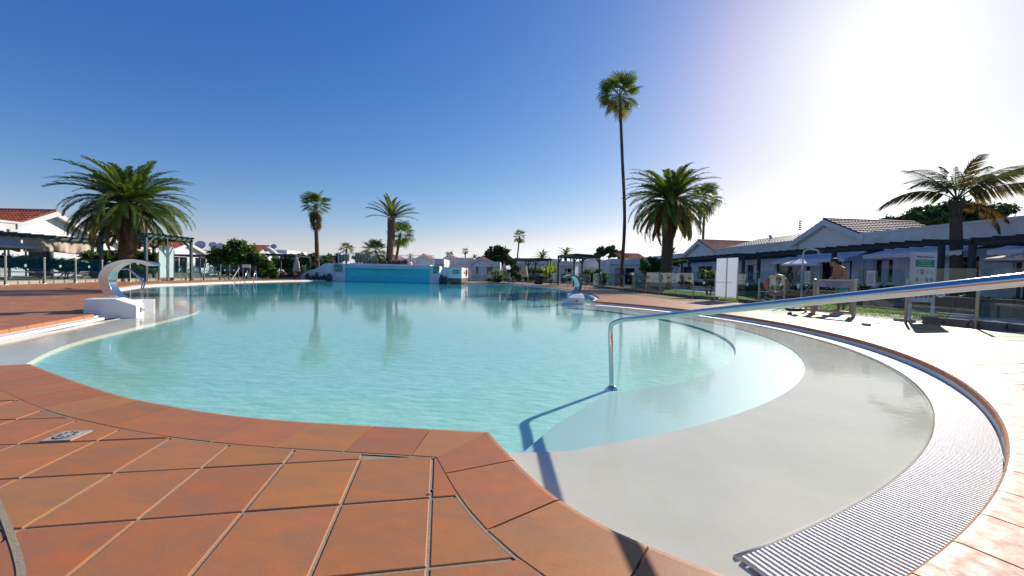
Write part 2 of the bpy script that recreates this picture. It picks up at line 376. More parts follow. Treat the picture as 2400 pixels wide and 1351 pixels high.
# pool water: clear surface that lets light through, mirrors by Fresnel, small wind ripples
def watermat():
    m = bpy.data.materials.new('pool_water'); m.use_nodes = True; nt = m.node_tree; nt.nodes.clear(); L = nt.links.new
    out = N(nt, 'ShaderNodeOutputMaterial'); t = N(nt, 'ShaderNodeBsdfTransparent'); t.inputs[0].default_value = (.92,.985,.965,1)
    g = N(nt, 'ShaderNodeBsdfGlossy'); g.inputs['Roughness'].default_value = .004
    fr = fresnel(nt, 1.33)
    geo = N(nt, 'ShaderNodeNewGeometry')
    mp = N(nt, 'ShaderNodeMapping'); mp.inputs['Scale'].default_value = (1,1.5,1); mp.inputs['Rotation'].default_value = (0,0,R(-12)); L(geo.outputs['Position'], mp.inputs[0])
    n1 = N(nt, 'ShaderNodeTexNoise'); n1.inputs['Scale'].default_value = 13; n1.inputs['Detail'].default_value = 4; n1.inputs['Distortion'].default_value = .5; L(mp.outputs[0], n1.inputs['Vector'])
    n2 = N(nt, 'ShaderNodeTexNoise'); n2.inputs['Scale'].default_value = 1.1; n2.inputs['Detail'].default_value = 2; L(mp.outputs[0], n2.inputs['Vector'])
    n4 = N(nt, 'ShaderNodeTexNoise'); n4.inputs['Scale'].default_value = .35; n4.inputs['Detail'].default_value = 3; L(mp.outputs[0], n4.inputs['Vector'])
    rr = N(nt, 'ShaderNodeMapRange'); rr.inputs['From Min'].default_value = .4; rr.inputs['From Max'].default_value = .65; rr.inputs['To Min'].default_value = .6; rr.inputs['To Max'].default_value = 1.5; L(n4.outputs[0], rr.inputs[0])
    ml = N(nt, 'ShaderNodeMath', operation='MULTIPLY'); L(n1.outputs[0], ml.inputs[0]); L(rr.outputs[0], ml.inputs[1])
    ad = N(nt, 'ShaderNodeMath', operation='MULTIPLY_ADD'); L(n2.outputs[0], ad.inputs[0]); ad.inputs[1].default_value = 1.1; L(ml.outputs[0], ad.inputs[2])
    bp = N(nt, 'ShaderNodeBump'); bp.inputs['Strength'].default_value = .5; bp.inputs['Distance'].default_value = .0015; L(ad.outputs[0], bp.inputs['Height'])
    L(bp.outputs[0], g.inputs['Normal']); L(bp.outputs[0], fr.inputs['Normal'])
    mx = N(nt, 'ShaderNodeMixShader'); L(fr.outputs[0], mx.inputs[0]); L(t.outputs[0], mx.inputs[1]); L(g.outputs[0], mx.inputs[2]); L(mx.outputs[0], out.inputs[0])
    return m
M['water'] = watermat()

# ================================================================== POOL AND DECK
WZ = -0.10
RC = Vector((-2.207, 7.787)); RR = 7.479
def circ(c, r, a0, a1, n): return [Vector((c[0]+r*math.cos(R(a0+(a1-a0)*i/n)), c[1]+r*math.sin(R(a0+(a1-a0)*i/n)))) for i in range(n+1)]
V2 = lambda L: [Vector((p[0], p[1])) for p in L]
near_l = crom(V2([(-3.865,3.195),(-3.225,2.856),(-2.444,2.471),(-1.975,2.299),(-1.59,2.185),(-1.271,2.122),(-1.002,2.088),(-.699,2.064),(-.404,2.041),(-.095,2.014)]), 3)
near_r = crom(V2([(-.095,2.014),(.03,1.724),(.162,1.463),(.329,1.261),(.548,1.10),(.72,1.0)]), 4)
ring = circ(RC, RR, -65.9, 49.3, 60)
far = crom(V2([(2.9,13.9),(3.5,16),(3.9,20.5),(3.6,25.3),(2.84,30.5),(1.1,36.6),(-1.4,39.0),(-4,39.6),(-7,40.0),(-12,40.2),(-17.3,39.8),(-18.7,36),(-19,30),(-18.6,24.5),(-18.05,21.9),(-17.6,19.2),(-16.07,16.5),(-14.6,14.5),(-11.5,11.5),(-8.5,8.6),(-7.3,7.5)]), 3)
left = crom(V2([(-6.935,6.60),(-6.463,5.492),(-6.15,4.771),(-5.95,4.2),(-5.85,3.6),(-5.6,2.95),(-5.15,2.68),(-4.5,2.92),(-4.03,3.118)]), 3)
INNER = near_l + near_r[1:] + ring + far + left
def offset(P, d, lim=2.2):                      # outward for a counter-clockwise loop
    n = len(P); out = []
    for i in range(n):
        a, b, c = P[i-1], P[i], P[(i+1)%n]
        t1 = (b-a); t2 = (c-b)
        if t1.length < 1e-6 or t2.length < 1e-6: t1 = t2 if t1.length < 1e-6 else t1; t2 = t1
        n1 = Vector((t1.y, -t1.x)).normalized(); n2 = Vector((t2.y, -t2.x)).normalized()
        m = (n1+n2)
        if m.length < .2: m = n1
        m.normalize(); k = d / max(m.dot(n1), 1/lim)
        out.append(b + m*k)
    return out
COPW = .325
OUTER = offset(INNER, COPW)
def holed(outer, hole, z, name, m):
    vs = [Vector((p[0],p[1],z)) for p in outer]; hs = [Vector((p[0],p[1],z)) for p in hole]
    tr = tessellate_polygon([vs, hs]); al = vs + hs; fs = []
    for t in tr:
        a, b, c = [al[i] for i in t]
        fs.append(tuple(t) if (b-a).cross(c-a).z > 0 else (t[0], t[2], t[1]))
    mb = MB(); mb.add(al, fs); o = mb.build(name, m); o['kind'] = 'structure'; return o
holeG = offset(INNER, .12)
holed([(-900,-300),(900,-300),(900,1500),(-900,1500)], holeG, -.05, 'ground', M['soil'])
deck = holed([(9.3,-3),(8.95,7.5),(8.5,13),(7.9,18),(7.5,26),(7.5,44),(-2,46),(-20,44),(-22.3,36),(-22.0,28),(-21.0,19.5),(-19.2,14),(-16,4),(-16,-3)], holeG, -.0048, 'pool_deck', M['grout'])
ORG[deck.name] = Vector((0,0,0))

# basin: floor, walls, shelves
basin = MB()
out05 = offset(INNER, .02)
n = len(INNER)
basin.add([(p.x,p.y,-.5) for p in INNER] + [(p.x,p.y,-.18) for p in INNER], [(i,n+i,n+(i+1)%n,(i+1)%n) for i in range(n)])
basin.prism([(p.x,p.y) for p in out05], -.45, -.152)
struct(basin.build('pool_basin', M['lining']))
rim = MB(); rim.add([(p.x,p.y,-.2) for p in offset(INNER,.004)] + [(p.x,p.y,-.03) for p in offset(INNER,.004)], [(i,n+i,n+(i+1)%n,(i+1)%n) for i in range(n)])
struct(rim.build('pool_rim', M['white']))
c2 = Vector((-1.868, 7.853)); RB = 6.19
arcB = circ(c2, RB, -72, 56, 50)
i_lo = Vector((.0, 2.0))
arcB = [p for p in arcB if p.y > 2.03 or p.x > .2]
GC = Vector((-1.971,7.699)); gr_in = circ(GC, 6.99, -67.0, 50.0, 50)
beachpoly = [Vector((-.09,2.0))] + [Vector((p.x,p.y)) for p in offset(near_r, .03)[1:-1]] + [Vector((.80,.97))] + gr_in + [Vector((2.6,13.7)), Vector((1.6,13.6))] + arcB[::-1]
struct(MB().prism([(p[0],p[1]) for p in beachpoly], -.55, -.111).build('beach_entry', M['beach']))
ledge = [Vector((-.02,2.0)), G(1230,1050,-.1).xy, G(1300,990,-.1).xy, G(1420,920,-.1).xy, G(1600,892,-.1).xy]
e = ledge[-1] - c2; rl = e.length; al = math.degrees(math.atan2(e.y, e.x))
ledge += circ(c2, rl, al+2, 50, 30)
ledge_poly = ledge + circ(c2, RB+.03, 50, -71.5, 50)
struct(MB().prism([(p[0],p[1]) for p in ledge_poly], -.45, -.118).build('entry_ledge', M['lining2']))
lb = [G(px,py,-.11).xy for px,py in [(62,852),(123,821),(194,797),(256,782),(319,767),(354,759),(417,744),(448,736),(466,727),(454,715),(430,703),(406,695),(354,684),(342,677)]]
lb = crom(lb, 4)
lefto = [Vector(p) for p in left]
lbpoly = [Vector((-4.03,3.13)), Vector((-3.9,3.2))] + lb + [Vector((-16.0,17.2)),Vector((-16.2,16.55)),Vector((-14.6,14.5)),Vector((-11.5,11.5)),Vector((-8.5,8.6)),Vector((-7.3,7.5)),Vector((-7.0,6.8))] + lefto
struct(MB().prism([(p[0],p[1]) for p in lbpoly], -.55, -.111).build('side_beach', M['beach']))
# water surface (closed thin body)
wl = offset(INNER, .015)
wat = [p for p in INNER]
gi = circ(GC, 6.985, -66.9, 50, 60)
wpoly = near_l + near_r[1:-1] + [Vector((.77,1.08))] + gi + [Vector((2.5,13.6))] + far
lin = [Vector((-6.82,6.95)),Vector((-6.50,6.05)),Vector((-6.15,5.1)),Vector((-5.93,4.55)),Vector((-5.7,3.9)),Vector((-5.55,3.3)),Vector((-5.1,2.9)),Vector((-4.5,3.0)),Vector((-4.03,3.118))]
wpoly = wpoly + lin
vs = [Vector((p.x,p.y,WZ)) for p in wpoly]; tr = tessellate_polygon([vs]); fs = []
for t in tr:
    a, b, c = [vs[i] for i in t]; fs.append(tuple(t) if (b-a).cross(c-a).z > 0 else (t[0], t[2], t[1]))
struct(MB().add(vs, fs).build('pool_water', M['water']))

# overflow channel under the gratings
ch = MB(); 
a = circ(GC, 6.965, -67.0, 48.5, 60); b = circ(RC, 7.47, -66.5, 48.5, 60)
ch.prism([(p.x,p.y) for p in a + b[::-1]], -.3, -.125)
li = crom(lin[:7], 3); lo = [p + Vector((-.0,.0)) for p in left[:len(li)]]
lpo = crom(V2([(-6.935,6.60),(-6.70,6.05),(-6.463,5.492),(-6.15,4.771),(-5.95,4.2),(-5.85,3.6),(-5.6,2.95)]), 3)
ch.prism([(p.x,p.y) for p in li + lpo[::-1]], -.3, -.17)
struct(ch.build('overflow_channel', M['white']))
# rounded lip between wet beach and grating
lip = MB(); lip.tube([(p.x,p.y,-.112) for p in circ(GC, 6.975, -67.0, 48, 90)], .012, 6)
lip.tube([(p.x,p.y,-.112) for p in crom([(a.x,a.y,0) for a in li], 2)], .012, 6)
struct(lip.build('grating_lip', M['beach'], smooth=True))
# white kerb inside the left coping
kb = MB(); ins = offset(INNER, -.13)
idx0 = len(near_l)+len(near_r)-1+len(ring)+len(far)
Ls = list(range(idx0, idx0+18))
kb.prism([(INNER[i].x,INNER[i].y) for i in Ls] + [(ins[i].x,ins[i].y) for i in Ls[::-1]], -.16, -.055)
idf = len(near_l)+len(near_r)-1+len(ring)
insf = offset(INNER, -.16)
for i in range(idf+1, idf+len(far)-6):
    kb.prism([(INNER[i].x,INNER[i].y),(INNER[i+1].x,INNER[i+1].y),(insf[i+1].x,insf[i+1].y),(insf[i].x,insf[i].y)], -.3, -.045)
struct(kb.build('white_pool_kerb', M['white']))

# grating slats
gt = thing('pool_grating', 'long curved white slatted grating around the right edge of the pool', 'drain grating', (3.0,2.2,-.1))
def slat_template(Ln, wd):
    m = MB(); h = .012
    pts = [(-wd/2,-h),(-wd/2,-.003),(-wd/4,0),(wd/4,0),(wd/2,-.003),(wd/2,-h)]
    k = len(pts); vs = [(x,-Ln/2,z) for x,z in pts] + [(x,Ln/2,z) for x,z in pts]
    return m.add(vs, [(i,(i+1)%k,k+(i+1)%k,k+i) for i in range(k)] + [tuple(range(k-1,-1,-1)), tuple(range(k,2*k))])
sl = slat_template(1.0, .0202); slm = sl.mesh('slat', M['grate'])
rest = MB(); da = math.degrees(.0235/7.22); aa = -66.9; cnt = 0
while aa < 48.4:
    e_ = Vector((math.cos(R(aa)), math.sin(R(aa)))); pA = GC + e_*6.99; dq = pA-RC; tq = -dq.dot(e_)+math.sqrt(dq.dot(e_)**2-dq.length_squared+(RR-.008)**2)
    c = pA + e_*tq/2
    Mx = Matrix.Translation((c.x, c.y, -.094)) @ Matrix.Rotation(R(aa-90), 4, 'Z') @ Matrix.Diagonal((1, tq, 1, 1))
    if proj((c.x,c.y,-.1))[1] < 1500 and cnt < 300: inst('slat', slm, Mx, gt); cnt += 1
    elif cnt >= 300: rest.tmpl(sl, Mx)
    else: rest.tmpl(sl, Mx)
    aa += da
rest.build('far_slats', M['grate'], gt, kind='stuff')
g2 = thing('side_pool_grating', 'short white slatted grating beside the left spout', 'drain grating', (-6.3,5.5,-.1))
P = crom([(p.x,p.y,0) for p in li], 8); Q = crom([(p.x,p.y,0) for p in lpo], 8)
m_ = min(len(P), len(Q)); acc = 0; rest = MB(); cnt = 0
for i in range(m_-1):
    p, q = P[i].xy, Q[i].xy
    q2 = p + (q-p)*((q-p).length-.14)/max((q-p).length,.01)
    if (q2-p).length < .05 or (q-p).length < .16: continue
    for k in range(2):
        pa = p.lerp(P[i+1].xy, k/2); pb = q2 + (P[i+1].xy-p)*(k/2)
        mb = MB(); mb.bar((pa.x,pa.y,-.1), (pb.x,pb.y,-.1), .026, .012)
        mb.build('slat', M['grate'], g2)

# coping pieces: parts of the deck; profile rounded on the pool side
def piece(prs, gap=.004):            # a = pool side pair, b = deck side pair
    def row(a, b):
        d = (b-a).normalized()
        return [(b-d*.006, -.03), (b-d*.006, -.002), (b-d*.010, .001), (a+d*.030,.003), (a+d*.012,.0), (a+d*.002,-.010), (a,-.022), (a,-.05), (a+d*.02,-.05)]
    prs = [(Vector(a), Vector(b)) for a, b in prs]; n_ = len(prs)
    t = (prs[1][0]-prs[0][0]).normalized()*gap; tb = (prs[1][1]-prs[0][1]).normalized()*gap; prs[0] = (prs[0][0]+t, prs[0][1]+tb)
    t = (prs[-1][0]-prs[-2][0]).normalized()*gap; tb = (prs[-1][1]-prs[-2][1]).normalized()*gap; prs[-1] = (prs[-1][0]-t, prs[-1][1]-tb)
    vs = []
    for a, b in prs: vs += [(p.x,p.y,z) for p,z in row(a,b)]
    k = 9; fs = [(j*k+i,(j+1)*k+i,(j+1)*k+(i+1)%k,j*k+(i+1)%k) for j in range(n_-1) for i in range(k)]
    m = MB(); m.add(vs, fs + [tuple(range(k)), tuple(range(n_*k-1,(n_-1)*k-1,-1))])
    return m
# walk the loop in ~0.305 m steps; hard corners start a new run
def walk(idx):
    seg = []; run = [idx[0]]; L = 0
    for i in idx[1:]:
        L += (INNER[i]-INNER[run[-1]]).length; run.append(i)
    return run
def resample(A, B, step, sub=3):
    d = [0]
    for i in range(1, len(A)): d.append(d[-1] + (A[i]-A[i-1]).length)
    tot = d[-1]; n = max(1, round(tot/step))*sub; out = []; j = 0
    for k in range(n+1):
        s = tot*k/n
        while j < len(A)-2 and d[j+1] < s: j += 1
        f = (s-d[j])/max(d[j+1]-d[j], 1e-9); out.append((A[j].lerp(A[j+1], f), B[j].lerp(B[j+1], f)))
    return out
nl, nr = len(near_l), len(near_r)
runs = [(0, nl-1), (nl-1, nl+nr-2), (nl+nr-1, nl+nr-1+60), (idx0, idx0+len(left)-1), (idf, idf+len(far)-1)]
farcop = MB(); cnt = 0
for a, b in runs:
    A = [INNER[i] for i in range(a, b+1)]; B = [OUTER[i] for i in range(a, b+1)]
    if a == idx0: A.append(INNER[0]); B.append(OUTER[0])
    rs = resample(A, B, .305)
    for i in range(0, len(rs)-1, 3):
        pc = piece(rs[i:i+4])
        pp = proj((rs[i][0].x, rs[i][0].y, 0)); yy = rs[i][0].y
        if a == idf or cnt > 280 or pp[1] > 1700: farcop.tmpl(pc, Matrix.Identity(4))
        else: pc.build('coping_tile', M['tile'], deck); cnt += 1
farcop.build('far_coping_tiles', M['tiles'], deck, kind='stuff')

# deck tiles on a square grid, cut along the coping
def clip(poly, p, nn):
    out = []; k = len(poly)
    for i in range(k):
        a, b = poly[i], poly[(i+1)%k]; da_, db = (a-p).dot(nn), (b-p).dot(nn)
        if da_ >= 0: out.append(a)
        if da_*db < 0: out.append(a + (b-a)*(da_/(da_-db)))
    return out
def inside(P, q):
    c = False; n = len(P); j = n-1
    for i in range(n):
        if (P[i].y > q.y) != (P[j].y > q.y) and q.x < (P[j].x-P[i].x)*(q.y-P[i].y)/(P[j].y-P[i].y)+P[i].x: c = not c
        j = i
    return c
OG = offset(INNER, COPW+.006)
segs = [(OG[i], OG[(i+1)%len(OG)]) for i in range(len(OG))]
segn = []
for a, b in segs:
    t = b-a
    segn.append(Vector((t.y,-t.x)).normalized() if t.length > 1e-5 else None)
cell = {}
for i, (a, b) in enumerate(segs):
    k = max(1, int((b-a).length/.3))
    for j in range(k+1):
        p = a.lerp(b, j/k); cell.setdefault((int(p.x//.7), int(p.y//.7)), set()).add(i)
def nearseg(q):
    best = (9, None); cx, cy = int(q.x//.7), int(q.y//.7)
    for dx in (-1,0,1):
        for dy in (-1,0,1):
            for i in cell.get((cx+dx,cy+dy), ()):
                if segn[i] is None: continue
                a, b = segs[i]; t = b-a; f = max(0, min(1, (q-a).dot(t)/t.length_squared)); d = (q-(a+t*f)).length
                if d < best[0]: best = (d, i)
    return best
U = Vector((math.cos(R(10.2)), math.sin(R(10.2)))); Vv = Vector((-U.y, U.x)); TU, TV = .304, .343
O0 = Vector((-.212, 1.062))
fence_r = [(9.2,-3),(8.83,7.3),(8.3,10.5),(8.3,13),(7.9,18),(7.4,26),(7.3,44)]
def tile_mesh(poly, gap=.0055):
    c = sum(poly, Vector((0,0)))/len(poly); k = len(poly)
    def inset(d):
        P_ = []
        q = poly
        for i in range(k):
            a, b = poly[i], poly[(i+1)%k]; t = b-a
            if t.length < 1e-5: continue
            nn = Vector((-t.y, t.x)).normalized(); q = clip(q, a+nn*d, nn)
            if len(q) < 3: return None
        return q
    a = inset(gap); 
    if not a: return None
    b = inset(gap+.0028)
    ar = 0
    for i in range(len(a)): ar += a[i-1].x*a[i].y-a[i].x*a[i-1].y
    if abs(ar)/2 < .0005: return None
    m = MB(); tilt = random.uniform(-.0018,.0002)
    if b and len(b) == len(a):
        n = len(a); vs = [(p.x,p.y,-.014) for p in a]+[(p.x,p.y,-.0018+tilt) for p in a]+[(p.x,p.y,tilt) for p in b]
        fs = [(i,(i+1)%n,n+(i+1)%n,n+i) for i in range(n)]+[(n+i,n+(i+1)%n,2*n+(i+1)%n,2*n+i) for i in range(n)]+[tuple(range(2*n,3*n))]
        m.add(vs, fs)
    else:
        n = len(a); m.add([(p.x,p.y,-.014) for p in a]+[(p.x,p.y,tilt) for p in a], [(i,(i+1)%n,n+(i+1)%n,n+i) for i in range(n)]+[tuple(range(n,2*n))])
    return m
def xr(y):                                       # deck limit on the right
    for (x0,y0),(x1,y1) in zip(fence_r, fence_r[1:]):
        if y0 <= y <= y1: return x0+(x1-x0)*(y-y0)/(y1-y0)
    return 8
DEEP = offset(INNER, .20); cand = []
for i in range(-90, 50):
    for j in range(-20, 115):
        o = O0 + U*(i*TU) + Vv*(j*TV); c = o + U*TU/2 + Vv*TV/2
        if c.y < .45 or c.y > 34 or c.x > xr(c.y)-.12 or c.x < -21.3: continue
        if c.y < 14.5 and c.x < -21+ (14.5-c.y)*.5: continue
        px, py = proj((c.x,c.y,0))
        if px < -900 or px > 4200 or py > 2600: continue
        quad = [o, o+U*TU, o+U*TU+Vv*TV, o+Vv*TV]
        d, s_ = nearseg(c)
        if d > .30:
            if inside(OG, c): continue
        else:
            if inside(OG, c) and d > .24: continue
            bad = False
            for it in range(4):
                cc = sum(quad, Vector((0,0)))/len(quad); d2, s2 = nearseg(cc)
                if s2 is None: break
                if it and not any(inside(DEEP, v_) for v_ in quad): break
                quad = clip(quad, segs[s2][0]-segn[s2]*(.045 if it == 0 else .02), segn[s2])
                if len(quad) < 3: bad = True; break
            if bad: continue
        cc = sum(quad, Vector((0,0)))/len(quad)
        if d <= .45 and any(inside(DEEP, v_) for v_ in quad): continue
        cand.append((c.length, quad))
cand.sort(key=lambda t: t[0])
restT = MB(); cnt = 0
for d, q in cand:
    tm = tile_mesh(q)
    if tm is None: continue
    if cnt < 300: tm.build('tile', M['tile'], deck); cnt += 1
    else: restT.tmpl(tm, Matrix.Identity(4))
restT.build('far_tiles', M['tiles'], deck, kind='stuff')
struct(MB().prism([(-16,-30),(16,-30),(16,.15),(9.2,.15),(9.2,.2),(-16,.2)], -.03, -.0035).build('rear_deck', M['tiles']))
# curved expansion joint in the near corner
ej = [G(-60,1060,.002), G(0,1190,.002), G(28,1260,.002), G(44,1310,.002), G(50,1351,.002), G(40,1420,.002)]
ej = crom(ej, 5); mbx = MB()
for i in range(len(ej)-1):
    t = (ej[i+1]-ej[i]).normalized(); nn = Vector((-t.y,t.x,0))*.008
    mbx.add([ej[i]-nn, ej[i+1]-nn, ej[i+1]+nn, ej[i]+nn], [(0,1,2,3)])
struct(mbx.build('expansion_joint', M['grout']))
# sandy joint along the deck side of the coping
jo = OUTER; j1 = offset(INNER, COPW-.009); j2 = offset(INNER, COPW+.003); jm = MB(); k = len(INNER)
for i in range(k):
    if INNER[i].y > 16: continue
    jm.add([(j1[i].x,j1[i].y,-.0012),(j1[(i+1)%k].x,j1[(i+1)%k].y,-.0012),(j2[(i+1)%k].x,j2[(i+1)%k].y,-.0012),(j2[i].x,j2[i].y,-.0012)], [(0,3,2,1)])
M['grout_dark'] = mat('damp_grout', (.13,.10,.07), .95, c2=(.24,.18,.11), vs=7)
struct(jm.build('coping_joint', M['grout']))
# small floor drain
dc = G(158,1023); dr = thing('floor_drain', 'small square floor drain with a round slotted centre, set in the red tiles', 'drain', (dc.x,dc.y,.004))
MB().add(*(lambda h: ([(dc.x+U.x*a*h+Vv.x*b*h, dc.y+U.y*a*h+Vv.y*b*h, z) for z in (-.004,.005) for a,b in ((-1,-1),(1,-1),(1,1),(-1,1))], [(0,3,2,1),(4,5,6,7),(0,1,5,4),(1,2,6,5),(2,3,7,6),(3,0,4,7)]))(.058)).build('plate', M['kerb'], dr)
d2_ = MB(); d2_.disc((dc.x,dc.y,.007), (0,0,1), .043, .004); d2_.build('strainer', M['concrete'], dr)
sl_ = MB()
for k in range(10):
    a = 2*math.pi*k/10; sl_.bar((dc.x+.022*math.cos(a),dc.y+.022*math.sin(a),.0098),(dc.x+.036*math.cos(a),dc.y+.036*math.sin(a),.0098),.007,.001)
sl_.build('slots', M['black'], dr)
bp = G(1012,1150,.008); tag(MB().ball((bp.x,bp.y,.006),.006,.005,.006).build('pebble', M['black']), 'tiny black pebble in the tile joint near the pool corner', 'pebble')
# lawns and paving beyond the right fence
lw = MB(); lw.prism([(9.3,8.6),(8.75,11),(9.2,13),(8.6,18.5),(8.0,24),(7.7,34),(11.0,34),(12.5,24),(12.6,17),(12.6,12.3),(12.2,11.0)], -.045, -.012)
lw.prism([(9.2,4.0),(9.15,6.6),(11.6,7.4),(14,6.0),(14,3)], -.045, -.012)
struct(lw.build('lawn', M['lawn']))
struct(MB().prism([(12.66,3),(12.66,60),(24,60),(24,3)], -.045, -.02).build('terrace_paving', M['concrete']))
struct(MB().prism([(8.9,7.5),(8.72,10.9),(12.1,10.9),(12.65,9.0),(11.6,7.5)], -.045, -.010).build('gate_path', M['concrete']))
# grass blades as ground cover along the lawn
gb = MB(); rg = random.Random(3)
LW = V2([(9.3,8.6),(8.75,11),(9.2,13),(8.6,18.5),(8.0,24),(7.7,34),(11.0,34),(12.5,24),(12.6,17),(12.6,12.3),(12.2,11.0)])
for _ in range(26000):
    x = rg.uniform(7.7,12.6); y = 8.6 + 20*rg.random()**1.6
    if not inside(LW, Vector((x,y))): continue
    h = rg.uniform(.02,.042); a = rg.uniform(0,6.28); wv = .006; dx, dy = math.cos(a)*wv, math.sin(a)*wv
    lx, ly = rg.uniform(-.02,.02), rg.uniform(-.02,.02)
    gb.add([(x-dx,y-dy,-.012),(x+dx,y+dy,-.012),(x+lx,y+ly,h)], [(0,1,2)])
M['blade'] = leafmat('grass_blade', (.13,.20,.025), (.18,.24,.035), .35)
gb.build('grass', M['blade'], kind='stuff')

# ================================================================== FENCES
def logo_disc(parent, c, xdir, nrm, r=.062):
    d = MB(); d.disc(c, nrm, r, .004, 24); lo = d.build('round_sticker', M['white2'], parent)
    x = Vector(xdir).normalized(); c = Vector(c); n = Vector(nrm).normalized()*.0035
    z = Vector((0,0,1)); m = MB()
    for s_ in (1,-1):                            # leaf-like mark and a line of tiny print, on both faces
        q = c + n*s_
        m.add([q+x*-.018+z*.022, q+x*-.004+z*.004, q+x*.004+z*.024, q+x*.016+z*.006, q+x*.020+z*.026, q+x*.006+z*-.002, q+x*-.012+z*.002], [(0,1,6),(2,1,3),(4,3,5)])
        m.add([q+x*-.036+z*-.014, q+x*.036+z*-.014, q+x*.036+z*-.022, q+x*-.036+z*-.022], [(0,1,2,3)])
    m.build('printed_mark', M['ink'], lo)
def glass_run(fence, pts, H, post_h, z0=.0, gap=.03, logos=True, bot=.14, post_w=.036, gl='glass', lz=None, skip=()):
    n = len(pts)
    for i, p in enumerate(pts):
        if i in skip: continue
        m = MB(); m.box(p.x-post_w/2, p.x+post_w/2, p.y-post_w/2, p.y+post_w/2, z0, post_h)
        m.box(p.x-post_w, p.x+post_w, p.y-post_w, p.y+post_w, z0, z0+.012)
        m.build('post', M['steel2'], fence, bevel=.003)
    for i in range(n-1):
        if ('g', i) in skip: continue
        a, b = pts[i], pts[i+1]; t = (b-a).normalized(); nn = Vector((-t.y, t.x, 0))
        a2 = a + t*gap; b2 = b - t*gap
        m = MB(); m.slab([(a2.x,a2.y,bot),(b2.x,b2.y,bot),(b2.x,b2.y,H),(a2.x,a2.y,H)], nn, .010)
        m.build('glass_pane', M[gl], fence)
        if logos:
            c = (a2+b2)/2 + nn*.018 + Vector((0,0,lz or H*.62)); logo_disc(fence, c, t, nn)
# right fence
rp = [(2600,800),(2287,770),(2122,757)]
RFp = [Vector((9.3,5.6,0))] + [G(*p) for p in rp[1:]]
rf = thing('glass_fence', 'tall glass pool fence with steel posts, right of the info sign', 'fence', (8.8,7.5,0))
H_R = 1.14
glass_run(rf, RFp, H_R, .90, logos=True, lz=.62)
rg_px = [(1837,720.5),(1777,712.5),(1727,707.5)]
rf2 = thing('glass_fence', 'clear glass pool fence between the gate and the white shower screens', 'fence', (8.5,12,0))
A = [G(1907,733.5), G(1837,722.5), G(1777,714.5), G(1727,708.5)]
glass_run(rf2, A, H_R, .90, lz=.68)
rf3 = thing('glass_fence', 'long receding glass pool fence left of the white shower screens, along the lawn', 'fence', (7.6,20,0))
B = [G(1675,704), G(1624,700.3), G(1582,695.3), G(1546,691.3), G(1514,688), G(1486,684.8), G(1461,681.8), G(1440,679), G(1420,676.4), G(1403,674.6), G(1390,672.8)]
glass_run(rf3, B, H_R, .90, lz=.68)
rf4 = thing('glass_fence', 'short glass pane carrying a paper notice, between gate and info sign', 'fence', (8.2,9,0))
C_ = [G(2003,743.5), G(2122,757)]
a, b = C_; t = (b-a).normalized(); nn = Vector((-t.y,t.x,0))
glass_run(rf4, C_, H_R, .90, lz=.60, skip=(0,1))
pc = a.lerp(b, .33) + Vector((0,0,.93)) + nn*-.03
m = MB(); m.slab([pc-t*.10-Vector((0,0,.17)), pc+t*.10-Vector((0,0,.17)), pc+t*.10+Vector((0,0,.17)), pc-t*.10+Vector((0,0,.17))], nn, .004)
def notice(c, t, nn, w, h, label):
    o = thing('paper_notice', label, 'notice', c); t = Vector(t); z = Vector((0,0,1)); c = Vector(c)
    m = MB(); m.slab([c-t*w/2-z*h/2, c+t*w/2-z*h/2, c+t*w/2+z*h/2, c-t*w/2+z*h/2], nn, .004); m.build('sheet', M['paper'], o)
    l = MB(); k = 0; y = h/2-.05
    while y > -h/2+.04:
        ln = w*(.36 if k % 4 else .22)
        for s_ in (-.0025, .0065):
            q = c + nn*s_
            l.add([q-t*ln+z*y, q+t*ln+z*y, q+t*ln+z*(y-.006), q-t*ln+z*(y-.006)], [(0,1,2,3)])
        y -= .022; k += 1
    l.build('small_print', M['ink'], o)
notice(pc, t, nn, .2, .34, 'white paper notice taped to the glass just right of the gate')
ng = A[0].lerp(A[1], .22) + Vector((0,0,.94)); tt = (A[1]-A[0]).normalized(); n3 = Vector((tt.y,-tt.x,0))
notice(ng - n3*.02, tt, n3, .24, .34, 'white paper notice on the glass just left of the gate')
# kerb stones under the right fences, alternating notched blocks
def kerb_run(pts, label, m, h=.13, w=.15, L=.42, seed=1, grp=None):
    k = thing('stone_kerb', label, 'kerb', pts[0]); r_ = random.Random(seed)
    for a, b in zip(pts, pts[1:]):
        d = (b-a).length; t = (b-a)/d; nn = Vector((-t.y,t.x,0)); s = 0
        while s < d-.05:
            l = min(L*r_.uniform(.8,1.15), d-s); p, q = a+t*(s+.008), a+t*(s+l-.008); hh = h*r_.uniform(.93,1.05); z = r_.uniform(.02,.045)
            vs = []
            for (P_, sg) in ((p,1),(q,-1)):
                for hz, ins in ((0,0),(hh*.35,.03),(hh*.7,0),(hh,.012)):
                    vs.append((P_+t*sg*ins) + nn*(w/2) + Vector((0,0,hz))); vs.append((P_+t*sg*ins) - nn*(w/2) + Vector((0,0,hz)))
            mb = MB()
            f = [(0,2,3,1),(2,4,5,3),(4,6,7,5),(8,9,11,10),(10,11,13,12),(12,13,15,14),(6,14,15,7),
                 (0,8,10,2),(2,10,12,4),(4,12,14,6),(1,3,11,9),(3,5,13,11),(5,7,15,13)]
            mb.add(vs, f); mb.build('kerb_block', m, k); s += l
    return k
off = Vector((.11,0,0))
kerb_run([p+off for p in B], 'grey notched stone kerb under the long receding right fence', M['kerbgrey'], seed=2)
kerb_run([p+off for p in A[1:]], 'grey notched stone kerb under the glass left of the gate', M['kerbgrey'], seed=3)
kerb_run([G(2150,757)+off, RFp[1]+off, RFp[0]+off], 'grey notched stone kerb right of the info sign', M['kerbgrey'], h=.15, seed=4)
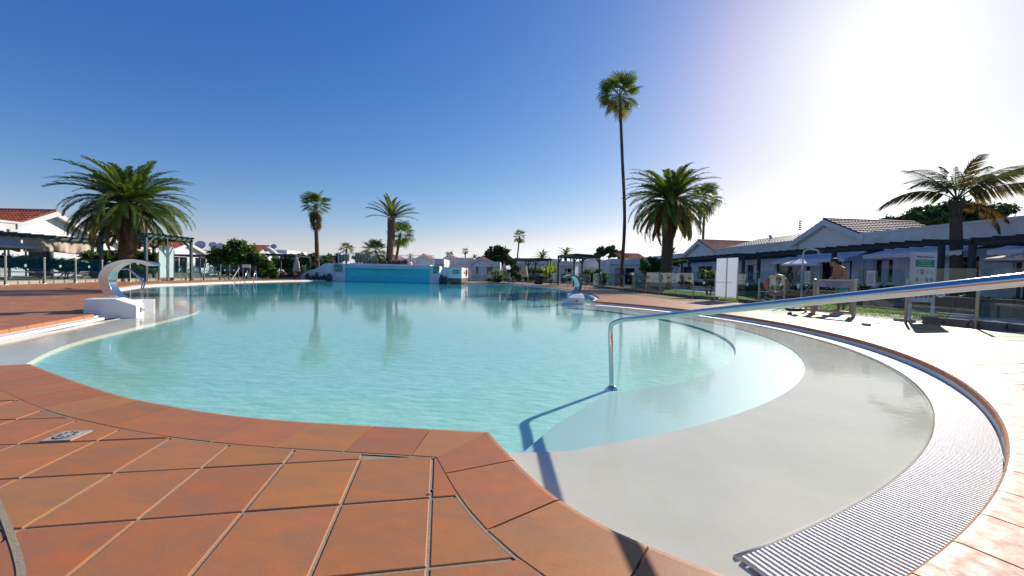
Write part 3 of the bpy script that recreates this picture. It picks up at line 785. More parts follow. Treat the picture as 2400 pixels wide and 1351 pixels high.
st_ = MB(); q0 = G(2088,752)+off; q1 = G(2128,757)+off; st_.bar((q0.x,q0.y,.03),(q1.x,q1.y,.03),.12,.07)
tag(st_.build('step_stone', M['concrete'], bevel=.01), 'low loose stone step at the foot of the info sign', 'stone')

# left fence
lp = [(-45,670.5),(14,668),(105,665),(178,663),(240,661.2),(305,660),(374,658.6)]
LP_ = [G(*p) for p in lp]
lf = thing('glass_fence', 'long glass pool fence beside the red deck in front of the left house', 'fence', LP_[1])
glass_run(lf, LP_, 1.14, 1.12, lz=.76, post_w=.045)
lp2 = [(407,658),(437.5,657.4),(479,656.6),(517,656),(538,655.6),(559,655.2),(600,654.6)]
LP2 = [G(*p) for p in lp2]
lf2 = thing('glass_fence', 'far glass pool fence in front of the garden chairs and large shrub', 'fence', LP2[0])
glass_run(lf2, LP2, 1.14, 1.12, lz=.72, post_w=.05)
loff = Vector((-.14,0,0))
kerb_run([p+loff for p in LP_[:]], 'pale notched stone kerb under the left glass fence', M['kerb'], h=.17, L=.55, w=.18, seed=5)
kerb_run([p+loff for p in LP2], 'pale notched stone kerb under the far glass fence by the shrub', M['kerb'], h=.17, L=.7, w=.18, seed=6)

# centre-right fence, beyond the pool
cf = [G(1100,662), G(1127,662.6), G(1146,663), G(1163,663.4), G(1195,664.6)]
cf = [Vector((p.x, p.y+1.2, 0)) for p in cf]
o = thing('glass_fence', 'low distant glass fence right of the white equipment box', 'fence', cf[0]); glass_run(o, cf, 1.1, 1.1, lz=.75, post_w=.05)
cf = [G(1232,666.5), G(1262,667.5), G(1300,669.5), G(1340,671), G(1385,672.5)]
cf = [Vector((p.x+.3, p.y+2.0, 0)) for p in cf]
o = thing('glass_fence', 'distant glass fence behind the two dark pergolas', 'fence', cf[0]); glass_run(o, cf, 1.14, 1.0, lz=.75, post_w=.05)

# ------------------------------------------------------------------ shower screens
def screens(name, label, pts, z0, z1, m, poles, head=None, th=.02):
    o = thing(name, label, 'shower screen', pts[0])
    for a, b in zip(pts[:-1], pts[1:]):
        t = (b-a).normalized(); nn = Vector((-t.y,t.x,0)); a2, b2 = a+t*.03, b-t*.03
        MB().slab([(a2.x,a2.y,z0),(b2.x,b2.y,z0),(b2.x,b2.y,z1),(a2.x,a2.y,z1)], nn, th).build('screen_panel', m, o)
    for p, hz in zip(pts, poles):
        m_ = MB(); m_.tube([(p.x,p.y,0),(p.x,p.y,hz)], .026, 8); m_.build('post', M['steel2'], o, smooth=False)
    return o
a = G(1675,704); b = G(1701,706.2); c = G(1727,708.5)
so = screens('shower_screen', 'pair of tall bright white shower screens on the right fence line', [a,b,c], .16, 1.67, M['frost'], [1.15,1.65,1.3])
for p, q in ((a,b),(b,c)):
    m_ = MB(); t = (q-p); s0 = p + t*.05; s1 = p + t*.9 if p is a else p+t*.55
    z = .73; m_.tube([(s0.x-.03,s0.y-.02,z),(s1.x-.03,s1.y-.02,z)], .009, 6); m_.build('grab_rail', M['steel'], so)
a = G(372,658.6); b = G(391,658.3); c = G(408,658)
so = screens('shower_screen', 'pair of frosted aqua shower screens behind the green pergola', [a,b,c], .2, 2.15, M['frostblue'], [1.75,2.1,1.9])
def shower(p, h, d, label, m='steel2', arm=.32, r=.02):
    o = thing('poolside_shower', label, 'shower', p); d = Vector(d)
    pts = [Vector((p.x,p.y,0)), Vector((p.x,p.y,h*.8)), Vector((p.x,p.y,h))+d*.06, Vector((p.x,p.y,h+.02))+d*arm*.8, Vector((p.x,p.y,h-.05))+d*arm]
    MB().tube(crom(pts,4), r, 8).build('pipe', M[m], o, smooth=True)
    q = pts[-1]; MB().lathe((q.x,q.y,q.z-.06), [(.05,0),(.045,.02),(.015,.05)], 10).build('shower_head', M[m], o)
    MB().box(p.x-.035,p.x+.035,p.y-.035,p.y+.035,.8,.9).build('valve', M[m], o)
shower(G(391,659.3), 2.3, (.75,.2,0), 'bent pipe shower in front of the aqua screens')
shower(G(372,659.5)+Vector((.35,.2,0)), 2.45, (.6,-.7,0), 'taller crooked pipe shower at the left edge of the aqua screens')
p = G(1877,716); shower(p, 1.90, (.85,-.3,0), 'pale grey pipe shower standing on the lawn behind the fence', m='grey', arm=.5, r=.028)
p = G(1347,671.5); shower(p+Vector((-.6,.6,0)), 2.0, (-.9,-.2,0), 'thin shower pipe beside the white screen under the second dark pergola', arm=.4)
p = G(1350,670); m_ = MB(); m_.box(p.x-.27,p.x+.27,p.y+.5,p.y+.55,.1,2.1); o = thing('shower_screen','single white shower screen standing under the second dark pergola','shower screen',p)
m_.build('screen_panel', M['frost'], o); MB().box(p.x-.31,p.x-.275,p.y+.49,p.y+.56,0,2.1).build('post', M['steel2'], o); MB().box(p.x+.275,p.x+.31,p.y+.49,p.y+.56,0,2.1).build('post', M['steel2'], o)

# ------------------------------------------------------------------ gate, person, life ring, info sign
gl_, gr_ = G(1907,734.5), G(2000,743.5)
gt_ = thing('entrance_gate', 'steel framed glass gate with printed lilac sign, the bather standing behind it', 'gate', gr_)
t = (gr_-gl_).normalized(); nn = Vector((-t.y,t.x,0)); z = Vector((0,0,1)); Wg = (gr_-gl_).length; HG = .89
for s_, w_ in ((0,.05),(Wg,.05)):
    p = gl_+t*s_; MB().box(p.x-.03,p.x+.03,p.y-.03,p.y+.03,0,HG).build('gate_post', M['steel2'], gt_, bevel=.004)
p = gl_+t*(Wg-.07); MB().box(p.x-.022,p.x+.022,p.y-.022,p.y+.022,.06,HG).build('gate_stile', M['steel2'], gt_)
p = gl_+t*.07; MB().box(p.x-.022,p.x+.022,p.y-.022,p.y+.022,.06,HG).build('gate_stile', M['steel2'], gt_)
MB().bar(gl_+t*.05+z*(HG-.02), gr_-t*.05+z*(HG-.02), .04, .04).build('top_rail', M['steel2'], gt_)
MB().bar(gl_+t*.05+z*.09, gr_-t*.05+z*.09, .04, .06).build('bottom_rail', M['steel2'], gt_)
a2, b2 = gl_+t*.1, gr_-t*.1
MB().slab([a2+z*.12, b2+z*.12, b2+z*(HG-.05), a2+z*(HG-.05)], nn, .008).build('glass_pane', M['glass'], gt_)
M['lilac'] = mat('lilac_sign', (.36,.33,.40), .6)
so = MB().slab([a2+z*(HG-.20)-nn*.012, b2+z*(HG-.20)-nn*.012, b2+z*(HG-.055)-nn*.012, a2+z*(HG-.055)-nn*.012], -nn, .004).build('gate_sign', M['lilac'], gt_)
cx = (a2+b2)/2 - nn*.0175
for k, s in enumerate(('Mantener la puerta cerrada', 'Keep the door closed', 'Bitte Tür schließen')):
    text(s, .040, M['ink'], so, cx+z*(HG-.088-.042*k), t, z)
hb = gr_-t*.07-nn*.05+z*.72; MB().tube([hb, hb-t*.13], .009, 6).build('latch', M['steel'], gt_)
# stay bar with rubber foot, leaning against the gate's left post
tb = gl_+z*.87-nn*.02; fb = G(1851,738)
o = thing('prop_bar', 'thin steel bar leaning from the gate post down to a black rubber foot', 'prop', fb)
MB().tube([tb, Vector((fb.x,fb.y,.05))], .010, 6).build('rod', M['steel2'], o)
MB().lathe((fb.x,fb.y,0), [(.05,0),(.045,.04),(.03,.06)], 10).build('foot', M['black'], o)
# black cushion-like weight on the paving under the bar
q = G(1847,728); o = tag(MB().box(q.x-.02,q.x+.42,q.y-.12,q.y+.1,.004,.07).build('ballast_block', M['black'], bevel=.02), 'flat black ballast block on the paving left of the gate', 'ballast')
# little barrier post cluster left of gate
q = G(1888,732.5); o = thing('turnstile_box', 'small steel box frame low on the fence, left of the gate', 'frame', q)
for dx in (0,.16): MB().box(q.x+dx-.02,q.x+dx+.02,q.y-.02,q.y+.02,0,.40).build('leg', M['steel2'], o)
MB().box(q.x-.02,q.x+.18,q.y-.02,q.y+.02,.36,.40).build('top_bar', M['steel2'], o)
# life ring on its stand
q = G(1814,717.5); o = thing('life_ring_stand', 'steel post with bracket behind the fence carrying the big faded life ring', 'stand', q)
MB().box(q.x-.02,q.x+.02,q.y-.02,q.y+.02,0,1.15).build('post', M['grey'], o); MB().box(q.x-.05,q.x+.05,q.y-.06,q.y-.02,.98,1.02).build('bracket', M['grey'], o)
q2 = Vector((q.x,q.y-.09,.70)); nr_ = Vector((-.35,-.93,.02)); o = thing('life_ring', 'big faded orange life ring with coiled rope behind the glass', 'life ring', q2)
MB().torus(q2, nr_, .285, .062, 36, 10).build('ring', M['orange'], o, smooth=True)
bx = Vector((-.93,.35,0)).normalized(); m_ = MB()
for k in range(4):
    a0 = R(45+90*k); e = bx*math.cos(a0)+z*math.sin(a0); f_ = bx*-math.sin(a0)+z*math.cos(a0)
    m_.tube([q2+e*.285+(nr_*math.cos(v)+e*math.sin(v))*.066 for v in [2*math.pi*j/10 for j in range(11)]], .014, 6)
m_.build('white_band', M['white2'], o)
m_ = MB(); r_ = random.Random(4)
for k in range(7):
    ox = r_.uniform(-.05,.05); w_ = r_.uniform(.03,.075); h0 = .24; h1 = r_.uniform(-.2,-.1)
    m_.tube(crom([q2+bx*ox+z*h0-nr_*-.05, q2+bx*(ox+w_)+z*.05+nr_*.06, q2+bx*(ox+w_*.6)+z*h1+nr_*.06, q2+bx*(ox-w_*.5)+z*h1*.9+nr_*.06, q2+bx*(ox-w_)+z*.05+nr_*.06, q2+bx*ox+z*h0+nr_*.05],4), .009, 5)
m_.build('rope_coil', M['rope'], o)
m_ = MB(); m_.tube([q2+(bx*math.cos(v)+z*math.sin(v))*(.36+.02*math.sin(4*v+.8)) for v in [2*math.pi*j/48 for j in range(49)]], .008, 5)
m_.build('grab_line', M['rope'], o)
# info sign
sc = at(2157, 640, 9.35); sx_ = 57/2
sL, sR_ = G(2130,757), G(2184,749)
sL = Vector((at(2130,757,8.75).x, 8.75, 0)); sR_ = Vector((at(2184,752,8.95).x, 8.95, 0))
isg = thing('rules_sign', 'tall white information board with green band and rows of prohibition symbols', 'sign', sL)
t = (sR_-sL).normalized(); nn = Vector((t.y,-t.x,0)); Wd = (sR_-sL).length; ZT = 1.52
for s_ in (0, Wd): p = sL+t*s_; MB().box(p.x-.022,p.x+.022,p.y-.022,p.y+.022,0,ZT).build('leg', M['grey'], isg)
a2, b2 = sL+t*.022, sR_-t*.022; brd = MB().slab([a2+z*.42, b2+z*.42, b2+z*ZT, a2+z*ZT], nn, .02).build('board', M['signwhite'], isg)
def pl(m, u0, u1, z0, z1, mt, name, par, d=.023):
    q = MB().slab([sL+t*u0*Wd+z*z0+nn*d, sL+t*u1*Wd+z*z0+nn*d, sL+t*u1*Wd+z*z1+nn*d, sL+t*u0*Wd+z*z1+nn*d], nn, .002); return q.build(name, M[mt], par)
gb_ = pl(None, .10, .92, 1.20, 1.36, 'signgreen', 'green_band', brd)
M['signtext'] = mat('green_lettering', (.0,.13,.07), .6)
cc = sL + t*(.5*Wd) + nn*.0265
text('MASPALOMAS LAGO', .062, M['signtext'], brd, cc+z*1.415, t, z)
text('NORMAS DE LA PISCINA', .036, M['white2'], brd, cc+z*1.325, t, z)
text('SWIMMING POOL RULES', .028, M['white2'], brd, cc+z*1.278, t, z)
text('BENUTZUNGSORDNUNG DES SCHWIMMBADES', .021, M['white2'], brd, cc+z*1.232, t, z)
r_ = random.Random(8)
for row, zz in enumerate((1.09,.92,.74,.56)):
    for col in range(4):
        c = sL + t*((.19+.21*col)*Wd) + nn*.025 + z*zz
        if row == 0 and col == 1:
            MB().disc(c, nn, .062, .003, 20).build('stop_disc', M['red'], brd); text('STOP', .034, M['white2'], brd, c+nn*.003, t, z); continue
        if row == 0: 
            m_ = MB()
            for k in range(5): q = c + z*(.045-.02*k); l = r_.uniform(.03,.05); m_.add([q-t*l, q+t*l, q+t*l-z*.006, q-t*l-z*.006], [(0,1,2,3)])
            m_.build('small_print', M['ink'], brd); continue
        m_ = MB(); m_.torus(c, nn, .046, .006, 20, 4)
        e = (t*.7-z*.7).normalized(); m_.bar(c-e*.045, c+e*.045, .009, .004, nn)
        if not (row == 1 and col == 1): m_.build('prohibition_ring', M['red'], brd)
        m_ = MB(); m_.disc(c+z*.018, nn, .009, .002, 8); m_.bar(c+z*.008, c-z*.026, .014, .002, nn); m_.bar(c, c+t*.02-z*.012, .007, .002, nn); m_.build('pictogram', M['ink'], brd)
rd = sL - t*.03 + z*.80; tag(MB().torus(rd, nn, .028, .012, 14, 6).build('red_fitting', M['red']), 'small round red fitting beside the info sign post', 'fitting')
# person in turquoise trunks bending the head over the gate latch
pf = G(1970,731)
per = thing('person', 'bare chested person with dark hair in turquoise swim trunks looking down behind the gate', 'person', (pf.x,pf.y,0))
fx = Vector((-1,.05,0)).normalized(); sy = Vector((-fx.y, fx.x, 0))        # facing, left side
PX = lambda f, s, h: Vector((pf.x,pf.y,0)) + fx*f*.87 + sy*s*.87 + Vector((0,0,h*.87))
def skin(name, verts, edges, rad, m, parent, root=0, sub=2):
    me = bpy.data.meshes.new(name); o0 = ORG[parent.name]
    me.from_pydata([tuple(v-o0) for v in verts], edges, []); me.materials.append(m)
    ob = bpy.data.objects.new(name, me); COL.objects.link(ob); ob.parent = parent; ORG[ob.name] = o0
    md = ob.modifiers.new('skin', 'SKIN'); md.use_smooth_shade = True
    lay = me.skin_vertices[0].data if me.skin_vertices else None
    return ob, md
def skinned(name, verts, edges, rad, m, parent, root=0, sub=2):
    import bmesh
    me = bpy.data.meshes.new(name); o0 = ORG[parent.name]
    bm = bmesh.new(); sl_ = bm.verts.layers.skin.verify(); vv = []
    for i, (v, r) in enumerate(zip(verts, rad)):
        q = bm.verts.new(v-o0); rr = r if isinstance(r, tuple) else (r, r); q[sl_].radius = rr
        q[sl_].use_root = (i == root); vv.append(q)
    for a, b in edges: bm.edges.new((vv[a], vv[b]))
    bm.to_mesh(me); bm.free(); me.materials.append(m)
    ob = bpy.data.objects.new(name, me); COL.objects.link(ob); ob.parent = parent; ORG[ob.name] = o0
    md = ob.modifiers.new('skin', 'SKIN'); md.use_smooth_shade = True
    ss = ob.modifiers.new('sub', 'SUBSURF'); ss.levels = sub; ss.render_levels = sub
    return ob
V_ = []; E_ = []; Rd = []
def jv(p, r, par=None):
    V_.append(p); Rd.append(r); 
    if par is not None: E_.append((par, len(V_)-1))
    return len(V_)-1
pel = jv(PX(0,0,.92), .13); wai = jv(PX(.0,0,1.06), .118, pel); che = jv(PX(.05,0,1.26), (.13,.12), wai); shc = jv(PX(.10,0,1.39), .10, che)
nk = jv(PX(.18,0,1.455), .058, shc); hd0 = jv(PX(.25,0,1.505), .062, nk); hd1 = jv(PX(.29,0,1.57), .092, hd0); hd2 = jv(PX(.28,0,1.63), .075, hd1)
jaw = jv(PX(.345,0,1.487), .042, hd0)
for s in (1,-1):
    th = jv(PX(.0,.09*s,.86), .095, pel); kn = jv(PX(.02,.10*s,.47), .058, th); cf_ = jv(PX(-.01,.10*s,.32), .056, kn); an = jv(PX(-.01,.10*s,.08), .034, cf_); ft = jv(PX(.09,.11*s,.035), .036, an); to = jv(PX(.19,.12*s,.02), .022, ft)
    sh = jv(PX(.09,.18*s,1.37), .062, shc); el = jv(PX(.08,.25*s,1.12), .043, sh); wr = jv(PX(.30,.15*s,1.00), .028, el); hn = jv(PX(.38,.11*s,.985), .032, wr)
    for k in range(5):
        f0 = jv(PX(.43,.11*s+(k-2)*.016,.985+.006*k-(.02 if k==0 else 0)), .010, hn); jv(PX(.465,.11*s+(k-2)*.014,.965+.006*k), .008, f0)
body = skinned('body', V_, E_, Rd, M['skin'], per, 0, 2)
hc = PX(.258,0,1.588)
hm = MB(); rr = random.Random(5)
for i in range(9):
    pass
hm.ball((0,0,0), 1, 1, 1, 16, 12); keep = MB()
vs = []
for v in hm.v:
    f, s, h = v[0]*.122, v[1]*.104, v[2]*.114
    vs.append(hc + fx*f*.93 + sy*s*.93 + Vector((0,0,h)) + fx*.0)
fs = [f for f in hm.f if sum(Vector(hm.v[i]).dot(Vector((-.62,0,.78))) for i in f)/len(f) > -.22]
MB().add(vs, fs).build('hair', M['hair'], per, smooth=True)
m_ = MB(); m_.lathe((0,0,0), [(.01,0)], 4) if False else None
nose = MB(); nose.ball(PX(.397,0,1.53), .014, .012, .02, 8, 6); nose.build('nose', M['skin'], per, smooth=True)
ear = MB()
for s in (1,-1): MB().ball(PX(.28,.092*s,1.555), .016, .010, .028, 8, 6).build('ear', M['skin'], per, smooth=True)
for s in (1,-1): MB().ball(PX(.372,.032*s,1.565), .009, .008, .007, 8, 6).build('eye', M['ink'], per)
mo = MB(); mo.bar(PX(.372,-.022,1.495), PX(.372,.022,1.495), .01, .006); mo.build('mouth', M['red'], per)
sh_ = MB(); vs = []; n_ = 20
prof = [(1.02,.145,.118),(.94,.158,.135),(.84,.178,.150),(.74,.19,.155)]
for h, a_, b_ in prof:
    for k in range(n_): v = 2*math.pi*k/n_; vs.append(PX(b_*math.cos(v), a_*math.sin(v)*1.02, h))
fs = [(i*n_+k, i*n_+(k+1)%n_, (i+1)*n_+(k+1)%n_, (i+1)*n_+k) for i in range(3) for k in range(n_)]
base = len(vs)
for s in (1,-1):
    b0 = len(vs)
    for h, r0 in ((.745,.105),(.56,.108)):
        for k in range(n_): v = 2*math.pi*k/n_; vs.append(PX(r0*1.25*math.cos(v), .095*s+.092*math.sin(v), h))
    fs += [(b0+k, b0+(k+1)%n_, b0+n_+(k+1)%n_, b0+n_+k) for k in range(n_)]
sh_.add(vs, fs); sh_.build('swim_trunks', M['shorts'], per, smooth=True)

# ------------------------------------------------------------------ foreground handrail
base = G(1434,912,-.15); e1 = at(1431,775,base.y-.0)
rl_ = thing('handrail', 'large polished steel handrail rising from the shallow water across the right foreground', 'handrail', (base.x,base.y,-.15))
p0 = Vector((base.x,base.y,-.16)); p1 = Vector((e1.x,e1.y,e1.z-.02)); bend = Vector((e1.x+.04,e1.y-.03,e1.z+.0))
far_ = at(2425, 653, 1.16); near_c = at(1475, 750, base.y-.12)
path = [p0, p0.lerp(p1,.5), p1]
k1 = at(1440, 757, base.y-.04); k2 = at(1462, 750, base.y-.12)
path += [Vector(v) for v in (at(1432.5,765,base.y-.005), k1, k2)]
k3 = at(2000, 712.5, 1.63)
path += [k2.lerp(far_, .5), far_]
# straight sloping part, then out of frame it turns down to the deck
v = (far_-k2).normalized(); e2 = far_ + v*.30
path = [p0, p0.lerp(p1,.4), p0.lerp(p1,.8), p1, at(1433,764,base.y-.01), k1, k2, k2.lerp(far_,.06), k2.lerp(far_,.3), k2.lerp(far_,.6), far_, e2, e2+v*.12-Vector((0,0,.05)), e2+v*.16-Vector((0,0,.16)), Vector((e2.x+v.x*.17,e2.y+v.y*.17,.35)), Vector((e2.x+v.x*.17,e2.y+v.y*.17,.0))]
MB().tube(crom(path, 6), .0205, 20).build('rail_tube', M['steel'], rl_, smooth=True)
MB().lathe((p0.x,p0.y,-.168), [(.055,0),(.055,.02),(.03,.045),(.024,.05)], 20).build('base_flange', M['steel'], rl_, smooth=True)
q = path[-1]; MB().lathe((q.x,q.y,.0), [(.05,0),(.05,.012),(.026,.03)], 20).build('base_flange', M['steel'], rl_, smooth=True)

# ------------------------------------------------------------------ curved water spouts
def vplane(px, py, P0, nrm):
    d = ray(px, py); P0 = Vector(P0); return CP + d * ((P0-CP).dot(nrm) / d.dot(nrm))
D1 = Vector((.92,.39,0)).normalized(); N1 = Vector((.39,-.92,0)).normalized()       # spout direction; N1 faces the camera
P0 = G(262,700,.22)
so_ = [(249,697),(240,686),(232,669),(230,653),(235,636),(250,621),(278,611),(304,607.6),(328,610),(349,614.6),(366,622)]
si_ = [(283,698),(270,688),(259,674),(254,656),(259,642),(270,628),(287,619),(303,615.5),(321,617),(336,621),(343,624)]
def loc(px, py): v_ = vplane(px, py, P0, N1) - P0; return (v_.dot(D1), v_.z)
OUT = [loc(*p) for p in so_]; INN = [loc(*p) for p in si_]
def crescent(name, label, base, D, NN, wd, flipz=1, sc=1.0):
    o = thing(name, label, 'water spout', base)
    a = crom([(x,z_,0) for x,z_ in OUT], 3); b = crom([(x,z_,0) for x,z_ in INN], 3); n = len(a)
    f = lambda s, z_, w_: Vector(base) + D*s*sc + Vector((0,0,z_*sc)) - NN*w_
    vs = []
    for i in range(n): vs += [f(a[i].x,a[i].y,0), f(b[i].x,b[i].y,0), f(a[i].x,a[i].y,wd), f(b[i].x,b[i].y,wd)]
    fs = []
    for i in range(n-1):
        j, k = 4*i, 4*i+4
        fs += [(j,j+1,k+1,k),(j+2,k+2,k+3,j+3),(j,k,k+2,j+2),(j+1,j+3,k+3,k+1)]
    fs += [(0,2,3,1),(4*n-4,4*n-3,4*n-1,4*n-2)]
    body = MB().add(vs, fs).build('spout_shell', M['steel'], o, bevel=.004)
    m = MB()
    for w_ in (-.012, wd+.012): m.bar(f(a[0].x,0,w_)-Vector((0,0,.0)), f(b[0].x,0,w_), .02, .02)
    m.build('mounting_flange', M['steel2'], o)
    for s_ in (.12,.5,.88): MB().ball(f(a[0].x*(1-s_)+b[0].x*s_,.02,-.015), .012,.012,.014,8,5).build('bolt', M['steel2'], o)
    return o
crescent('water_spout', 'large crescent shaped steel water spout in the left foreground', P0, D1, N1, .26)
# its plinth: chamfered white block standing at the pool edge
def plinth(label, c0, c1, D, NN, wd, ztop, zch, ch, noz=True, curved=True):
    o = thing('spout_plinth', label, 'plinth', c0)
    L = (c1-c0).dot(D); f = lambda s, z_, w_: Vector((c0.x,c0.y,0)) + D*s + Vector((0,0,z_)) - NN*w_
    pr = [(0,-.14),(L,-.14),(L,zch),(L-ch,ztop),(0,ztop)]
    vs = [f(s,z_,0) for s,z_ in pr] + [f(s,z_,wd) for s,z_ in pr]; k = 5
    MB().add(vs, [tuple(range(5)), tuple(range(9,4,-1))] + [(i,5+i,5+(i+1)%5,(i+1)%5) for i in range(5)]).build('block', M['white'], o, bevel=.012)
    if noz:
        c = f(L+.003, zch*.35-.02, wd*.5); T = -NN
        MB().slab([c-T*.05-z*.045, c+T*.05-z*.045, c+T*.05+z*.045, c-T*.05+z*.045], D, .006).build('nozzle_plate', M['steel2'], o)
        MB().tube([c, c+D*.05], .02, 12).build('nozzle', M['steel'], o)
        for sx in (-1,1):
            for sz in (-1,1): MB().ball(c+T*.036*sx+z*.032*sz+D*.008, .005,.005,.005,6,4).build('screw', M['black'], o)
    return o
c0 = G(195,735,0); c1 = G(320,745.5,-.1); Dp = Vector((c1.x-c0.x, c1.y-c0.y, 0)).normalized(); Np = Vector((Dp.y,-Dp.x,0))
ztp = at(200,702,c0.y).z; zch = at(320,717,c1.y).z
plinth('long white chamfered plinth under the left crescent spout', c0, c1, Dp, Np, .52, ztp, zch, .27)
# rounded white return slab behind the plinth
pb = [c0 - Np*.5, c1 - Np*.5 + Dp*.1]; qq = c1 - Np*.52
poly = [ (c0-Np*.53).xy, (c1-Np*.53-Dp*.2).xy ] + [ (c1-Np*(.53+.35*math.sin(a_))+Dp*(-.2+.42*(1-math.cos(a_)) if a_<1.57 else .1)).xy for a_ in (0.4,.8,1.2,1.57)] + [(c0-Np*.95).xy]
tag(MB().prism([(p.x,p.y) for p in poly], -.14, ztp-.06).build('low_side_block', M['white'], bevel=.01), 'low rounded white block directly behind the left plinth', 'block')
# right spout
D2 = Vector((-.60,-.80,0)).normalized(); N2 = Vector((-D2.y, D2.x, 0))*-1
r0 = G(1333,713,-.1); r1 = G(1367.5,714,-.1); rbk = G(1392,711,0)
Y0 = r0.y; D2 = Vector((-.35,-.94,0)).normalized()
fr0, fr1 = r0, r1
Tt = (fr1-fr0).normalized(); Dd = Vector((Tt.y,-Tt.x,0))      # front normal toward camera
Wd2 = (fr1-fr0).length
o = thing('spout_plinth', 'small white plinth with a dark nozzle plate under the distant right spout', 'plinth', fr0)
zt = at(1350,690,Y0+.45).z; zc = at(1350,699,Y0).z
f = lambda s, z_, w_: Vector((fr0.x,fr0.y,0)) + Dd*(-s) + Vector((0,0,z_)) + Tt*w_
pr = [(0,-.14),(1.0,-.14),(1.0,zt),(.3,zt),(0,zc)]
vs = [f(s,z_,0) for s,z_ in pr] + [f(s,z_,Wd2+.02) for s,z_ in pr]
MB().add(vs, [(4,3,2,1,0),(5,6,7,8,9)] + [(i,(i+1)%5,5+(i+1)%5,5+i) for i in range(5)]).build('block', M['white'], o, bevel=.01)
c = f(0, zc*.45-.04, Wd2*.52); MB().slab([c-Tt*.09-z*.05, c+Tt*.09-z*.05, c+Tt*.09+z*.05, c-Tt*.09+z*.05], Dd, .006).build('nozzle_plate', M['steel2'], o)
MB().disc(c+Dd*.012, Dd, .032, .02, 14).build('nozzle', M['black'], o)
for sx in (-1,1): MB().disc(c+Dd*.01+Tt*.065*sx, Dd, .014, .01, 10).build('screw', M['black'], o)
MB().lathe((f(.25,0,-.02).x, f(.25,0,-.02).y, -.14), [(.16,0),(.16,.13),(.12,.16),(.02,.17)], 16).build('rounded_step', M['white'], o, smooth=True)
De = (Dd*.62 - Tt*.78).normalized(); Ne = Vector((De.y,-De.x,0))
if Ne.dot(Vector((0,-1,0))) < 0: Ne = -Ne
bs = f(.62, zt, Wd2*.72)
crescent('water_spout', 'smaller looking crescent steel spout at the right pool edge facing left', bs, De, Ne, .24, sc=.92)

# ------------------------------------------------------------------ pool ladders and stair rails
def rails(label, pts_list, name='pool_ladder', steps=None, r=.021):
    o = thing(name, label, 'pool ladder' if 'ladder' in name else 'stair rail', pts_list[0][0])
    for P in pts_list: MB().tube(crom(P, 5), r, 8).build('rail', M['steel'], o, smooth=True)
    if steps:
        for a_, b_ in steps: MB().bar(a_, b_, .06, .025).build('step', M['steel2'], o)
    return o
w0 = G(336,691,-.12)
A_ = lambda px, py, Y: at(px, py, Y)
L1 = [Vector((w0.x,w0.y,-.12)), Vector((w0.x,w0.y,.1)), A_(338.5,662,w0.y+.0), A_(320,645,w0.y+.5), A_(304,632.5,w0.y+1.0), A_(292,632,w0.y+1.3), A_(276,636,w0.y+1.6)]
L1.append(Vector((L1[-1].x-.25,L1[-1].y+.2,.0)))
L2 = [p + Vector((-.40,.36,0)) for p in L1]
rails('double steel stair rail seen through the left crescent spout', [L1, L2], 'stair_rail')
def ladder(px, py, Y, d, label, h=.72, wd=.5, spread=.75):
    b = at(px, py, Y); b.z = 0; d = Vector(d).normalized(); s = Vector((-d.y, d.x, 0)); Ps = []
    for k in (-1,1):
        c = b + s*k*wd/2
        Ps.append([c - d*spread*.55, c - d*spread*.5 + Vector((0,0,h*.5)), c - d*spread*.2 + Vector((0,0,h)), c + d*.10 + Vector((0,0,h*.86)), c + d*.38 + Vector((0,0,h*.35)), c + d*.42 - Vector((0,0,.05)), c + d*.42 - Vector((0,0,.40))])
    st = [(Ps[0][5]+(Ps[0][6]-Ps[0][5])*f_, Ps[1][5]+(Ps[1][6]-Ps[1][5])*f_) for f_ in (.3,.8)]
    rails(label, Ps, 'pool_ladder', st)
q = G(588,659.5); ladder(588,659.5,q.y,(.35,-.94,0), 'steel pool ladder at the far left edge by the large shrub')
q = G(1197,664.6); ladder(1197,664.8,q.y-.3,(-.5,-.87,0), 'steel pool ladder at the far right edge in front of the folded parasols')
q = G(1348,680.5); b = Vector((q.x,q.y,0))
dd = Vector((-.88,-.48,0)).normalized(); s = Vector((-dd.y,dd.x,0)); Ps = []
for k in (0,1):
    c = b + s*k*.45
    Ps.append([c-dd*.75, c-dd*.7+Vector((0,0,.55)), c-dd*.35+Vector((0,0,.72)), c-dd*.1+Vector((0,0,.68)), c+dd*.5+Vector((0,0,.30)), c+dd*.6+Vector((0,0,.05)), c+dd*.62-Vector((0,0,.15))])
rails('steel stair rail behind the right crescent spout', Ps, 'stair_rail')

# ================================================================== BUILDINGS
def tile_slope(p00, p10, p01, col=.24, row=.36):     # eave corner, eave end, ridge corner
    p00, p10, p01 = Vector(p00), Vector(p10), Vector(p01)
    a = p10-p00; d = p01-p00; La, Ld = a.length, d.length; a.normalize(); d.normalize(); nn = a.cross(d).normalized()
    if nn.z < 0: nn = -nn
    nc = max(2, round(La/col)); nr_ = max(2, round(Ld/row)); mb = MB()
    for j in range(nr_):                          # each course is its own stepped, scalloped strip
        s0 = Ld*j/nr_ - .03; s1 = Ld*(j+1)/nr_+.02
        for i in range(nc):
            vs = []
            for k in range(5):
                x = La*(i+k/4)/nc; hh = .055*math.sin(math.pi*k/4)
                vs.append(p00+a*x+d*s0+nn*(hh+.045)); vs.append(p00+a*x+d*s1+nn*(hh*.8+.01))
            fs = [(2*k,2*k+2,2*k+3,2*k+1) for k in range(4)] + [(0,2,4,6,8)]
            mb.add(vs, fs)
    return mb
cr_ = random.Random(77)
